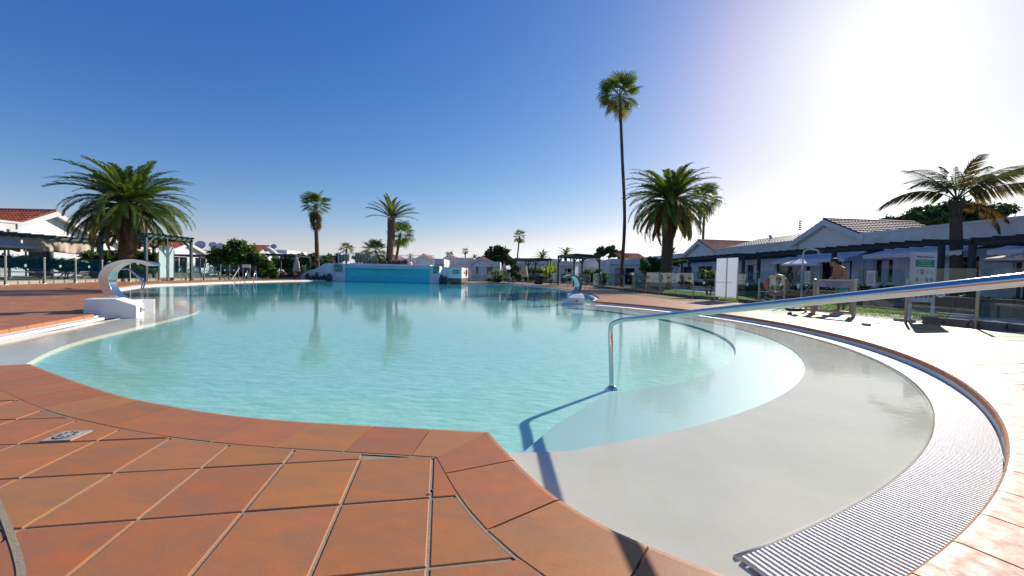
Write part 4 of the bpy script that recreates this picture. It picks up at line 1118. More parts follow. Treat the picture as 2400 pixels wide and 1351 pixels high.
def house(name, label, o, u, n_, L, depth, zf0, zf1, gables=(), opens=(), rm='roof', rec=.35, roofd=6.5, wallm='white'):
    """o: ground point at the start of the facade; u along it; n_ outward"""
    u = Vector(u).normalized(); n_ = Vector(n_).normalized(); z = Vector((0,0,1)); o = Vector(o)
    t = thing(name, label, 'house', o)
    P = lambda a, b, h: o + u*a + n_*b + z*h     # b<0 goes into the house
    def blk(a0,a1,b0,b1,h0,h1):
        m = MB(); vs = [P(a,b,h) for h in (h0,h1) for a,b in ((a0,b0),(a1,b0),(a1,b1),(a0,b1))]
        return m.add(vs, [(0,3,2,1),(4,5,6,7),(0,1,5,4),(1,2,6,5),(2,3,7,6),(3,0,4,7)])
    # wall with real openings: vertical strips between openings
    xs = sorted(opens); m = MB(); cur = 0
    def addb(a0,a1,h0,h1):
        if a1-a0 > .01 and h1-h0 > .01: b = blk(a0,a1,-rec-.25,-rec,h0,h1); m.v, m.f = (lambda q: (q.v,q.f))(MB().add(m.v,m.f).add(b.v,b.f))
    for a0,a1,h0,h1 in xs:
        addb(cur,a0,0,zf0); addb(a0,a1,0,h0); addb(a0,a1,h1,zf0); cur = a1
    addb(cur,L,0,zf0)
    b = blk(0,.25,-depth,-rec-.25,0,zf0); m.add(b.v,b.f); b = blk(L-.25,L,-depth,-rec-.25,0,zf0); m.add(b.v,b.f); b = blk(.25,L-.25,-depth,-depth+.25,0,zf0); m.add(b.v,b.f)
    m.build('wall', M[wallm], t)
    for a0,a1,h0,h1 in xs:
        w_ = blk(a0,a1,-rec-.20,-rec-.17,h0,h1).build('window' if h0 > .3 else 'glass_door', M['darkglass'], t)
        fm = MB(); k = max(1, round((a1-a0)/1.1))
        for i in range(k+1):
            x = a0+(a1-a0)*i/k; q = blk(max(a0,x-.03),min(a1,x+.03),-rec-.165,-rec-.11,h0,h1); fm.add(q.v,q.f)
        fm.build('frame', M['white2'], w_)
        if cr_.random() < .6:                     # a drawn curtain behind part of the glass
            f0 = cr_.uniform(0,.4); f1 = f0+cr_.uniform(.25,.5); q = blk(a0+(a1-a0)*f0, a0+(a1-a0)*min(f1,.97), -rec-.168,-rec-.160,h0+.03,h1-.03); q.build('curtain', M['cream' if cr_.random() < .5 else 'canvas'], w_)
    segs_ = []; cur = 0
    for g0,g1,zp in sorted(gables): segs_.append((cur,g0)); cur = g1
    segs_.append((cur,L)); m = MB()
    for a0,a1 in segs_:
        if a1-a0 > .05:
            b = blk(a0,a1,-depth,0,zf0+.012,zf1); m.add(b.v,b.f); b = blk(a0-.0,a1,-.06,.05,zf1-.12,zf1+.012); m.add(b.v,b.f)
    m.build('parapet', M[wallm], t)
    for g0,g1,zp in gables:
        gm = (g0+g1)/2; zb = zf0
        # pediment wall, set back, and bargeboards proud of it
        m = MB(); m.slab([P(g0+.1,-.35,zb),P(g1-.1,-.35,zb),P(g1-.1,-.35,zf1-.2),P(gm,-.35,zp-.25),P(g0+.1,-.35,zf1-.2)], -n_, .2)
        m.build('gable_wall', M['white2'], t)
        m = MB(); w_ = .34
        for a,s_ in ((g0,1),(g1,-1)):
            m.slab([P(a-s_*.25,.06,zf1-.12),P(gm,.06,zp),P(gm,.06,zp-w_),P(a-s_*.25,.06,zf1-.12-w_)], -n_, .42)
        m.build('bargeboard', M[wallm], t)
        for a,s_ in ((g0,1),(g1,-1)):
            ea = P(a-s_*.3,.02,zf1-.13); eb = P(a-s_*.3,-roofd,zf1-.13); rg_ = P(gm,.02,zp+.02)
            tile_slope(ea, eb, rg_).build('roof_tiles', M[rm], t, kind='stuff')
        MB().tube([P(gm,.03,zp+.05),P(gm,-roofd,zp+.05)], .09, 8).build('roof_ridge', M[rm], t)
    return t
def dishes(px, py, r, Y, label, mount_z):
    c = at(px, py, Y); o = thing('satellite_dish', label, 'satellite dish', (c.x,c.y,mount_z)); rr = r*Y/FPX
    nn = Vector((.35,-.75,.45)).normalized(); a = nn.orthogonal().normalized(); b = nn.cross(a); vs = []; fs = []; n = 18
    for i in range(5):
        q = rr*i/4
        vs += [c + (a*math.cos(2*math.pi*k/n)+b*math.sin(2*math.pi*k/n))*q + nn*(q*q/rr*.28) for k in range(n)]
    for i in range(4): fs += [(i*n+k,i*n+(k+1)%n,(i+1)*n+(k+1)%n,(i+1)*n+k) for k in range(n)]
    m = MB().add(vs, fs); d = m.build('dish', M['grey'], o, smooth=True); s_ = d.modifiers.new('solid','SOLIDIFY'); s_.thickness = .02
    MB().tube([c, (c.x,c.y,mount_z)], .035, 6).build('mast', M['grey'], o)
    MB().tube([c - b*rr*.8 + nn*.2, c + nn*rr*.9], .02, 5).build('feed_arm', M['grey'], o)
def openings(L, seed, z1=2.15, w=(1.6,2.6)):
    r_ = random.Random(seed); x = .7; out = []
    while x < L-1.5:
        wd = r_.uniform(*w); wd = min(wd, L-x-.5)
        out.append((x, x+wd, 0.05 if r_.random() < .55 else .9, z1)); x += wd + r_.uniform(.7,1.6)
    return out
uR = Vector((-.0995,.995,0)); nR = Vector((-.995,-.0995,0))
def RF(Y): return Vector((22.5-.1*Y, Y, 0))
s_ = lambda y0, y1: (y1-y0)/.995
h1 = house('terrace_house', 'long white flat roofed house nearest on the right, behind the info sign', RF(6.0), uR, nR, s_(6,23.25), 8, 2.95, 3.72, (), openings(s_(6,23.2), 3))
h2 = house('terrace_house', 'white house with a broad gable and brown tiled roof behind the bather', RF(23.3), uR, nR, s_(23.3,37.3), 8, 2.95, 3.70, [(0,s_(23.3,28.1),4.85)], openings(14, 5), rm='roof2')
h3 = house('terrace_house', 'white house with red tiled gable left of the bright shower screens', RF(37.35), uR, nR, s_(37.35,62), 8, 2.9, 3.6, [(0.1,s_(37.35,42.6),4.75)], openings(24, 6), rm='roof')
# low pale roof behind the middle house
t = tile_slope(RF(28.5)+Vector((.4,0,3.66)), RF(36.8)+Vector((.4,0,3.66)), RF(28.5)+Vector((4.5,.8,4.75)), .3, .5)
M['roofpale'] = mat('weathered_tile', (.45,.38,.33), .6, c2=(.36,.30,.26), vs=3, island=.15)
t.build('low_roof_tiles', M['roofpale'], h2, kind='stuff')
an = RF(30.6)+Vector((2.4,0,4.0)); o = thing('roof_antenna', 'thin aerial mast on the pale roof left of the big gable', 'aerial', an)
MB().tube([an, an+Vector((0,0,1.5))], .02, 5).build('mast', M['grey'], o)
m = MB()
for k in range(5): m.bar(an+Vector((-.02,0,.8+.16*k)), an+Vector((-.02,.0,.8+.16*k))+Vector((.14,-.1,.02)), .02, .09)
m.build('elements', M['black'], o)
c = onpl(1800+4, 557, 22.5, -.1); dishes(1804, 557, 6, 32.5, 'small tilted satellite dish on the pale roof by the aerial', 4.1)
# left houses
uL = Vector((0,1,0)); nL = Vector((1,0,0))
hA = house('bungalow', 'white bungalow with bright red tiled roof at the far left behind the pergola', Vector((-31,18,0)), uL, nL, 11.2, 8, 2.75, 3.45, [(7.2,11.1,4.45)], openings(11, 8), roofd=7.5)
hA2 = house('bungalow', 'white bungalow partly hidden behind the big left palm trunk', Vector((-40,33,0)), uL, nL, 12.6, 8, 2.3, 2.95, [(5.2,8.6,3.75)], openings(12.6, 9), roofd=5, rm='roof2')
hB = house('bungalow', 'white bungalow with red roof above the aqua shower screens', Vector((-40,46.6,0)), uL, nL, 15, 8, 2.4, 3.0, [(.3,5.4,3.95)], openings(15, 10), roofd=7)
hC = house('bungalow', 'distant white bungalow with red roof right of the large shrub', Vector((-40,62.6,0)), uL, nL, 17, 9, 2.9, 3.7, [(.5,5.5,4.75)], openings(17, 11), roofd=7)
MB().box(-44,-40.2,71,78,3.72,4.45).build('roof_block', M['white'], hC)
dishes(470, 576, 11, 55, 'largest grey satellite dish on the bungalow left of the shrub', 3.0)
dishes(499, 575.5, 8, 57, 'middle satellite dish next to the largest one left of the shrub', 3.0)
dishes(516, 578, 8, 59, 'third satellite dish, touching the edge of the shrub', 3.0)
dishes(641.5, 579, 6.5, 66, 'grey satellite dish on the red roof behind the white wall block', 3.7)
dishes(624.5, 586, 6, 63.5, 'low pale satellite dish in front of the distant red roof', 3.0)
# houses at the far side facing the camera
def frontal(name, label, px0, px1, Y, z0, z1, gables=(), seed=1, rm='roof', depth=6, wallm='white', ztop=2.0):
    a = at(px0, 640, Y); b = at(px1, 640, Y); L = b.x-a.x
    g = [((at(g0,640,Y).x-a.x), (at(g1,640,Y).x-a.x), zp) for g0,g1,zp in gables]
    return house(name, label, Vector((a.x,Y,0)), Vector((1,0,0)), Vector((0,-1,0)), L, depth, z0, z1, g, openings(L, seed, ztop), rm=rm, roofd=depth-.5, wallm=wallm)
frontal('bungalow', 'low white bungalow seen through the waterfall railing', 965, 1040, 66, 2.4, 3.3, [(976,1007,4.0)], 21)
frontal('bungalow', 'distant white row with small red tiled roof beyond the equipment box', 1041, 1110, 74, 2.8, 3.9, [(1042,1068,4.3)], 22)
frontal('bungalow', 'white bungalow with low gable and scalloped awning right of the equipment box', 1103, 1172, 58, 2.0, 2.75, [(1105,1153,3.45)], 23, wallm='white')
frontal('bungalow', 'white flat roofed bungalow behind the first dark pergola', 1212, 1308, 60, 2.6, 3.45, (), 24)
frontal('bungalow', 'white bungalow with gable and bright red roof behind the second dark pergola', 1312, 1428, 56, 2.3, 3.0, [(1366,1418,3.75)], 25)
hW = frontal('bungalow', 'plain white boxy bungalow with a red tiled strip behind the tall palm trunk', 1430, 1552, 47, 2.4, 3.05, (), 26)
a = at(1440,600,51); b = at(1500,600,51); tile_slope((a.x,48,3.1),(b.x,48,3.1),(a.x,51.5,4.0)).build('roof_tiles', M['roof'], hW, kind='stuff')
frontal('bungalow', 'far white bungalow block between large shrub and palm on the left', 742, 800, 80, 3.1, 4.0, (), 27)
frontal('bungalow', 'far white bungalow block right behind the waterfall palms', 850, 962, 84, 2.9, 3.9, [(905,935,4.6)], 28)

# ------------------------------------------------------------------ pergolas
def pergola(label, cs, h, mtl='green', raf=9, brace=True, over=.35, pw=.13, skipposts=(), rafter_dir=0, name='pergola', posts_extra=()):
    cs = [Vector((c[0],c[1],0)) for c in cs]; o = thing(name, label, 'pergola', cs[0]); z = Vector((0,0,1)); mm = M[mtl]
    for i, c in enumerate(cs):
        if i in skipposts: continue
        MB().box(c.x-pw/2,c.x+pw/2,c.y-pw/2,c.y+pw/2,0,h-.14).build('post', mm, o, bevel=.006)
    for c in posts_extra: c = Vector((c[0],c[1],0)); MB().box(c.x-pw/2,c.x+pw/2,c.y-pw/2,c.y+pw/2,0,h-.14).build('post', mm, o)
    for i in range(4):
        a, b = cs[i], cs[(i+1)%4]; t = (b-a).normalized()
        dz = 0 if i % 2 == 0 else -.003
        MB().bar(a-t*.12+z*(h-.07+dz), b+t*.12+z*(h-.07+dz), .07 if i%2==0 else .066, .15).build('beam', mm, o)
        if brace:
            for p, s_ in ((a,1),(b,-1)):
                if (i if s_ == 1 else (i+1)%4) in skipposts: continue
                MB().bar(p+z*(h-.62)+t*s_*.05, p+t*s_*.5+z*(h-.14), .05, .09).build('brace', mm, o)
    A, B, C, D = cs if rafter_dir == 0 else (cs[1],cs[2],cs[3],cs[0])
    t1 = None
    for k in range(raf):
        f = (k+.5)/raf; p = A.lerp(B, f); q = D.lerp(C, f); t = (q-p).normalized(); p = p-t*over; q = q+t*over
        MB().bar(p+z*(h+.045), q+z*(h+.045), .05, .10).build('rafter', mm, o)
    return o
g = lambda px, Y: at(px, 640, Y).xy
pergola('green pergola standing by the pool in front of the big left palm', [g(342,22.3), g(448,25.6), g(361,25.6), g(238,22.3)], 2.65, 'green', 8, rafter_dir=0)
pergola('long green terrace pergola with cream curtain at the left edge', [(-26.6,15.5), (-26.6,25.6), (-29.6,25.6), (-29.6,15.5)], 2.42, 'green', 17, rafter_dir=0, posts_extra=[(-26.6,20.2)], brace=False)
pergola('dark slatted pergola in front of the bungalow left of the large shrub', [(-34.5,44), (-34.5,56), (-37.5,56), (-37.5,44)], 2.25, 'darkwood', 14, brace=False)
pergola('grey green pergola right of the large shrub, above the rock bed', [g(620,43), g(658,45.5), g(727,47.5), g(690,43)], 2.5, 'darkwood', 7)
pergola('first dark pergola at the far right of the pool, over the folded parasol', [g(1203.6,44.2), g(1254.7,41.5), g(1289.5,42.5), g(1238,45.5)], 2.6, 'green', 9, rafter_dir=1)
pergola('second larger dark pergola nearer the right crescent spout', [g(1308,37.2), g(1345,34), g(1404,36), g(1364,39.5)], 2.72, 'green', 9, rafter_dir=1)
# long terrace pergolas against the right houses
def PRp(Y, dx=0): return (19-.1*Y+dx, Y)
def terr(label, y0, y1, h, n, posts):
    pergola(label, [PRp(y0), PRp(y1), PRp(y1,3.3), PRp(y0,3.3)], h, 'darkwood', n, brace=False, over=.45, pw=.16, rafter_dir=0, posts_extra=[PRp(y) for y in posts])
terr('long dark timber terrace pergola along the nearest right house', 7.2, 15.2, 2.52, 13, [11.2])
terr('dark timber terrace pergola behind the bather and gate', 16.2, 26.5, 2.60, 16, [21.0])
terr('dark timber terrace pergola behind the white shower screens', 28.0, 42.5, 2.66, 18, [35])
# awnings
def awning(label, Y0, Y1, z1, z0, X0=21.6, out=1.3, m='canvas'):
    a = Vector((X0-.1*Y0, Y0, z1)); b = Vector((X0-.1*Y1, Y1, z1)); d = Vector((-out,-.1*out,-(z1-z0)))
    o = thing('awning', label, 'awning', a)
    MB().slab([a, b, b+d, a+d], (0,0,1), .02).build('canopy', M[m], o)
    v = MB(); L = (b-a).length; n = int(L/.25)
    for i in range(n):                            # scalloped valance, one flap per wave
        p = (a+d).lerp(b+d, i/n); q = (a+d).lerp(b+d, (i+1)/n); t = (q-p)
        poly = [p, q] + [p+t*(1-k/5)-Vector((0,0,.13+.05*math.sin(math.pi*k/5))) for k in range(6)]
        v.slab(poly, (-1,-.1,0), .008)
    v.build('valance', M[m], o)
    MB().tube([a+Vector((-.05,0,.05)), b+Vector((-.05,0,.05))], .05, 8).build('roller', M['white2'], o)
awning('white scalloped awning nearest the white parasol on the right terrace', 16.7, 20.9, 2.55, 2.25)
awning('white scalloped awning on the terrace just left of the info sign', 12.8, 15.9, 2.5, 2.2)
awning('white scalloped awning furthest along the right terraces', 21.9, 27.2, 2.5, 2.15)
awning('plain white awning with straight edge over the window behind the right palm', 8.2, 12.2, 2.45, 2.18)
awning('scalloped grey awning in front of the small gable right of the equipment box', 0, 1, 1, 1) if False else None
# furniture
def parasol_open(label, c, r, zt, ze, m='canvas'):
    o = thing('parasol', label, 'parasol', (c.x,c.y,0)); n = 8; vs = [Vector((c.x,c.y,zt))]; fs = []
    for k in range(n): a = 2*math.pi*k/n+.2; vs.append(Vector((c.x+r*math.cos(a), c.y+r*math.sin(a), ze)))
    for k in range(n): a = 2*math.pi*k/n+.2; vs.append(Vector((c.x+r*math.cos(a), c.y+r*math.sin(a), ze-.10)))
    fs = [(0,1+k,1+(k+1)%n) for k in range(n)] + [(1+k,1+n+k,1+n+(k+1)%n,1+(k+1)%n) for k in range(n)]
    d = MB().add(vs, fs).build('canopy', M[m], o); d.modifiers.new('solid','SOLIDIFY').thickness = .01
    MB().tube([(c.x,c.y,0),(c.x,c.y,zt+.08)], .025, 8).build('pole', M['grey'], o)
    MB().lathe((c.x,c.y,0), [(.25,0),(.25,.06),(.05,.09)], 12).build('base', M['concrete'], o)
    rb = MB()
    for k in range(n): rb.bar(Vector((c.x,c.y,zt-.04)), vs[1+k]-Vector((0,0,.03)), .015, .015)
    rb.build('ribs', M['grey'], o)
def parasol_closed(label, c, h, r=.16, m='cream'):
    o = thing('parasol', label, 'parasol', (c.x,c.y,0)); vs = []; n = 16; prof = [(1.0,.02),(.97,.06),(.90,.09),(.70,.8),(.45,1.0),(.30,1.15),(.285,1.0)]
    for f, rr in prof:
        for k in range(n): a = 2*math.pi*k/n; q = r*rr*(1+.22*math.cos(4*a)*(1 if rr > .3 else 0)); vs.append((c.x+q*math.cos(a), c.y+q*math.sin(a), h*f))
    fs = [(i*n+k,i*n+(k+1)%n,(i+1)*n+(k+1)%n,(i+1)*n+k) for i in range(len(prof)-1) for k in range(n)]
    MB().add(vs, fs).build('folded_canopy', M[m], o, smooth=True)
    MB().tube([(c.x,c.y,0),(c.x,c.y,h*1.03)], .022, 6).build('pole', M['grey'], o)
parasol_open('white open parasol on the terrace behind the glass left of the gate', at(1877,640,22), .92, 2.1, 1.80)
parasol_open('cream open parasol under the left terrace pergola', at(-2,600,20.5), 1.45, 2.15, 1.72, 'cream')
parasol_open('beige open parasol on the terrace at the right edge of the picture', at(2398,620,14.6), 1.0, 2.08, 1.85, 'cream')
parasol_closed('folded cream parasol under the pergola above the rock bed', at(695,640,43), 2.45, .3)
parasol_closed('folded beige parasol in front of the dark tree right of the small gable', at(1181,640,47), 2.45, .33)
parasol_closed('folded beige parasol standing under the first dark pergola', at(1228,640,44), 2.42, .33)
def chair(name, label, c, rot, m='black', recl=False, back=1.0):
    o = thing(name, label, 'chair' if name == 'garden_chair' else 'lounger', c); Rz = Matrix.Rotation(rot, 4, 'Z'); c = Vector(c)
    T = lambda x, y, z: c + Rz @ Vector((x,y,z)); W_ = .27
    Ls = 1.25 if recl else .45; hs = .32 if recl else .44
    sm = MB(); n = 8
    for k in range(n): x0 = Ls*k/n; sm.add([T(x0+.01,-W_,hs),T(x0+Ls/n-.01,-W_,hs),T(x0+Ls/n-.01,W_,hs),T(x0+.01,W_,hs),T(x0+.01,-W_,hs-.02),T(x0+Ls/n-.01,-W_,hs-.02),T(x0+Ls/n-.01,W_,hs-.02),T(x0+.01,W_,hs-.02)], [(0,1,2,3),(7,6,5,4),(0,4,5,1),(1,5,6,2),(2,6,7,3),(3,7,4,0)])
    sm.build('seat', M[m], o)
    bm = MB(); bx_, bz = (-.48,.45) if recl else (-.18,.55)
    for k in range(7):
        f0, f1 = k/7+.02, (k+1)/7-.02
        bm.slab([T(bx_*f0,-W_,hs+bz*f0),T(bx_*f0,W_,hs+bz*f0),T(bx_*f1,W_,hs+bz*f1),T(bx_*f1,-W_,hs+bz*f1)], Rz @ Vector((-.8,0,-.3)), .02)
    bm.build('backrest', M[m], o)
    for x in (.05, Ls-.05):
        for y in (-W_, W_): MB().bar(T(x,y,0), T(x,y,hs), .035, .035).build('leg', M[m], o)
    if not recl:
        for y in (-W_, W_): MB().bar(T(-.05,y,hs+.22), T(Ls,y,hs+.22), .035, .03).build('armrest', M[m], o)
    return o
chair('sun_lounger', 'white slatted sun lounger with raised back on the grass left of the gate', G(1878,703)+Vector((.0,.8,0)), R(175), 'white2', True)
c = G(1860,700); chair('sun_lounger', 'second white sun lounger, further left behind the life ring', c+Vector((.3,1.6,0)), R(165), 'white2', True)
chair('garden_chair', 'dark garden chair nearest the green pergola post, behind the far glass', at(428,640,31)*Vector((1,1,0)) if False else Vector((at(428,640,31).x,31,0)), R(20))
chair('garden_chair', 'dark garden chair in the middle of the group behind the far glass', Vector((at(462,640,32).x,32,0)), R(120), 'grey')
chair('garden_chair', 'pale folding garden chair with tall back, rightmost behind the far glass', Vector((at(497,640,31).x,31,0)), R(150), 'kerb')
q = Vector((at(446,640,33).x,33,0)); o = thing('garden_table', 'round dark garden table between the chairs behind the far glass', 'table', q)
MB().disc((q.x,q.y,.72), (0,0,1), .5, .03, 20).build('table_top', M['black'], o)
for k in range(3): a = 2.1*k; MB().bar(q+Vector((.3*math.cos(a),.3*math.sin(a),0)), q+Vector((.1*math.cos(a),.1*math.sin(a),.7)), .04).build('leg', M['black'], o)
# curtain under the left pergola
def cloth(label, pts_top, drop, folds, m, seed, th=.01):
    a, b = pts_top; n = 60; vs = []; r_ = random.Random(seed); t = b-a; nn = Vector((-t.y,t.x,0)).normalized()
    ph = [r_.uniform(0,6) for _ in range(4)]
    for i in range(n+1):
        f = i/n
        for j in range(7):
            g_ = j/6; wob = sum(math.sin(f*folds*(k+1)*2.2+ph[k]+g_*(k-1)*1.3)*.05/(k+1) for k in range(4))*(.3+g_)
            vs.append(a.lerp(b,f) + nn*wob - Vector((0,0,drop*g_*(1+.05*math.sin(f*9+ph[0])))))
    fs = [(i*7+j,(i+1)*7+j,(i+1)*7+j+1,i*7+j+1) for i in range(n) for j in range(6)]
    o = tag(MB().add(vs, fs).build('curtain', M[m], smooth=True), label, 'curtain'); o.modifiers.new('solid','SOLIDIFY').thickness = th
cloth('narrow cream cloth hanging from the left pergola, at its nearer end', (Vector((-26.75,20.4,2.28)), Vector((-26.75,21.7,2.26))), .75, 5, 'cream', 2)
cloth('wide cream cloth hanging in folds from the left terrace pergola', (Vector((-26.75,21.8,2.26)), Vector((-26.75,25.5,2.24))), .72, 9, 'cream', 3)
q = G(22,653); o = thing('steel_mast', 'pale steel pole rising behind the glass at the far left', 'pole', q); MB().tube([q,q+Vector((0,0,2.7))], .06, 10).build('shaft', M['grey'], o); MB().tube([q+Vector((0,0,2.68)),q+Vector((0,0,2.76))], .08, 10).build('cap', M['grey'], o)
# white sign board with slanting pole, bins, framed board
q = Vector((at(567,640,31).x,31.5,0)); o = thing('notice_board', 'small white board on posts beside the far left ladder', 'sign', q)
MB().box(q.x-.32,q.x+.32,q.y-.015,q.y+.015,.95,1.2).build('board', M['white2'], o)
for s_ in (-1,1): MB().box(q.x+s_*.28-.02,q.x+s_*.28+.02,q.y+.016,q.y+.05,0,1.2).build('leg', M['steel2'], o)
a = G(543,656.2); b = at(561,628,31); tag(MB().tube([a,b], .03, 8).build('slanting_pole', M['white2']), 'white slanting pole leaning towards the small notice board', 'pole')
def bin_(px, Y, label, h=.9, r=.27):
    q = Vector((at(px,640,Y).x,Y,0)); o = thing('litter_bin', label, 'bin', q)
    MB().lathe(q, [(r*.8,0),(r,.08),(r,h*.85),(r*1.05,h*.86)], 16).build('body', M['black'], o); MB().lathe(q, [(r*1.08,h*.86),(r*1.0,h*.95),(r*.4,h)], 16).build('lid', M['black'], o)
bin_(641, 38.5, 'black litter bin left of the rock bed', .95, .42)
bin_(1264, 40.2, 'black litter bin under the first dark pergola', .85, .4)
q = Vector((at(1305,640,38.5).x,38.5,0)); o = thing('framed_board', 'white framed panel on two legs between the two dark pergolas', 'board', q)
for s_ in (-1,1): MB().box(q.x+s_*.33-.03,q.x+s_*.33+.03,q.y-.03,q.y+.03,0,1.15).build('leg', M['white2'], o)
MB().box(q.x-.3,q.x+.3,q.y-.03,q.y+.03,1.06,1.15).build('top_bar', M['white2'], o); MB().box(q.x-.3,q.x+.3,q.y-.01,q.y+.01,.3,1.05).build('panel', M['paper'], o)
# low white wall with stone base and ring, behind the right fence
a = at(1482,640,25.4); b = at(1566,640,25.0); o = thing('low_wall', 'low cream wall with stone footing on the lawn, carrying a life ring', 'wall', (a.x,25.4,0))
MB().box(a.x,b.x,25.3,25.5,.33,1.14).build('panel_wall', M['kerb'], o)
r_ = random.Random(3); x = a.x
while x < b.x-.1:
    w_ = min(r_.uniform(.18,.32), b.x-x)
    for k in range(2): MB().box(x+.006,x+w_-.006,25.27+r_.uniform(-.01,.01),25.52,.0+.165*k,.158+.165*k).build('stone', M['stone'], o)
    x += w_
c = at(1511,651.5,25.2); o = thing('life_ring', 'small orange life ring hanging on the low cream wall', 'life ring', c); MB().torus(c, (0,-1,0), .19, .05, 24, 8).build('ring', M['orange'], o, smooth=True)
m = MB()
for k in range(4): a0 = R(45+90*k); e = Vector((math.cos(a0),0,math.sin(a0))); m.torus(c+e*.19, Vector((-math.sin(a0),0,math.cos(a0))), .053, .008, 12, 4)
m.build('white_band', M['white2'], o)
c = at(1535,655,25.2); o = thing('wall_bracket', 'black curved tool bracket fixed on the low cream wall', 'bracket', c)
MB().tube(crom([c+Vector((-.35,0,-.2)), c+Vector((-.25,0,.02)), c+Vector((0,0,.1)), c+Vector((.22,0,.08)), c+Vector((.33,0,-.15))],4), .025, 6).build('hoop', M['black'], o)
# dry stone wall and planting strip behind the left fence
o = thing('stone_wall', 'tan and dark rubble stone wall behind the left glass fence', 'wall', (-23.6,15,0)); r_ = random.Random(12)
y = 14.5; 
for row, (z0_, z1_) in enumerate(((0,.24),(.25,.46),(.47,.70))):
    y = 14.5 + .2*row
    while y < 30:
        l = r_.uniform(.3,.9); x0_ = -22.9-.055*(y-15); z1_ += r_.uniform(-.07,.0)
        MB().box(x0_-.22,x0_+r_.uniform(-.02,.05),y+.012,y+l-.012,z0_,z1_+r_.uniform(-.02,.0)).build('stone', M['stone'], o, bevel=.02); y += l
# planter walls right side behind the fence
o = thing('planter_wall', 'low dark stone planter wall behind the glass at the far right', 'wall', (12.5,6,0)); r_ = random.Random(14)
y = 5.0
while y < 24:
    l = r_.uniform(.35,.7)
    for k in range(2): MB().box(12.75+r_.uniform(-.02,.02),12.98,y+.01,y+l-.01,.24*k,.235+.24*k).build('stone', M['kerbgrey'], o)
    y += l
# ================================================================== WATERFALL TERRACE
YW = 39.0
xw = lambda px, Y=YW: at(px,640,Y).x
wt = thing('waterfall_wall', 'white terrace wall with a broad turquoise waterfall face at the far end of the pool', 'wall', (xw(900),YW,0))
zt_ = 1.62
X0_, X1_, X2_, X3_ = xw(781), xw(809), xw(1007.5), xw(1030)
MB().box(X0_,X1_,YW,YW+1.2,-.6,at(790,618,YW).z).build('left_pillar', M['white'], wt)
MB().box(X2_,X3_,YW,YW+1.2,-.6,at(1020,624,YW).z).build('right_pillar', M['white'], wt)
MB().box(X0_,X2_,YW+1.2,YW+8,-.6,zt_-.12).build('terrace_block', M['white'], wt)
# recessed turquoise face: slightly concave with a ledge near the water
m = MB(); n = 24; rows = [(-.5,.02),(.30,.02),(.30,.16),(.36,.30),(1.18,.42),(1.18,.10),(1.30,.06)]
vs = []
for i in range(n+1):
    f = i/n; bow = .45*math.sin(math.pi*f)
    for zz, dy in rows: vs.append((X1_+(X2_-X1_)*f, YW+.05+dy*(.4+bow)+bow*.5, zz))
k = len(rows); m.add(vs, [(i*k+j,(i+1)*k+j,(i+1)*k+j+1,i*k+j+1) for i in range(n) for j in range(k-1)]); m.build('turquoise_face', M['wallteal'], wt)
MB().box(X1_,X2_,YW+.02,YW+1.2,1.20,1.40).build('mosaic_band', M['walllight'], wt)
MB().box(X1_+.4,X2_,YW+.12,YW+1.25,1.41,1.66).build('white_coping', M['white'], wt)
ws_ = MB(); ws_.slab([(xw(870),YW+.11,1.42),(xw(960),YW+.11,1.42),(xw(940),YW+1.2,1.64),(xw(880),YW+1.2,1.64)], (0,0,1), .02); ws_.build('spill_step', M['concrete'], wt)
# scalloped sculpted wing on the left
zz = lambda px, py, Y=YW-.1: at(px,py,Y)
pts = [(703,660),(709,642),(716,640),(722,636),(730,632),(737,632),(744,627),(752,624),(757,620),(764,617.5),(781,617.5),(781,660)]
poly = [zz(*p) for p in pts]; MB().slab(poly, (0,1,0), .35).build('sculpted_wing', M['white'], wt)
for px, w_, h_ in ((721,9,14),(733,6,10),(742,6,17),(752,8,10),(760,6,13),(771,11,15)):
    a = zz(px-w_/2,661,YW-.3); b = zz(px+w_/2,661,YW-.3); h__ = h_*YW/FPX; cx_ = (a.x+b.x)/2; wd = (b.x-a.x)/2*1.2
    r_ = random.Random(px); m = MB(); m.ball((cx_,YW-.3,h__*.35-.05), wd, .22, h__*.68, 9, 6, .25, r_); m.build('rock', M['darkrock'], wt)
# green safety boards
def green_board(label, px0, px1, py0, py1, Y, cut=False):
    a, b = at(px0,py1,Y), at(px1,py0,Y); o = thing('safety_sign', label, 'sign', (a.x,Y,a.z)); w_ = b.x-a.x
    pl_ = [(a.x,Y,a.z),(b.x,Y,a.z),(b.x,Y,b.z),(a.x,Y,b.z)] if not cut else [(a.x,Y,a.z),(a.x+w_*.55,Y,a.z),(b.x,Y,b.z),(a.x,Y,b.z)]
    MB().slab(pl_, (0,-1,0), .03).build('board', M['signgreen'], o)
    c = Vector((a.x+w_*.24, Y-.034, (a.z+b.z)/2)); rr = w_*.17
    MB().disc(c, (0,-1,0), rr, .006, 20).build('symbol_disc', M['white2'], o); m = MB(); m.torus(c-Vector((0,.005,0)), (0,-1,0), rr*.9, rr*.14, 20, 4); m.build('red_ring', M['red'], o)
    m = MB(); m.bar(c+Vector((-rr*.4,-.006,rr*.7)), c+Vector((rr*.4,-.006,-rr*.7)), rr*.25, .004, (0,-1,0)); m.build('black_mark', M['ink'], o)
    m = MB(); m.box(a.x,b.x-w_*.1,Y-.02,Y-.001,b.z+.03,b.z+.07); m.build('caption_strip', M['ink'], o)
    m = MB()
    for k in range(4): m.box(a.x+w_*.5, a.x+w_*(.92-.1*k*(cut)), Y-.036, Y-.031, b.z-(b.z-a.z)*(.2+.2*k)-.012, b.z-(b.z-a.z)*(.2+.2*k)+.012)
    m.build('small_print', M['signwhite'], o)
green_board('green safety sign on the left pillar of the waterfall', 784.5, 802, 622, 637, YW-.06)
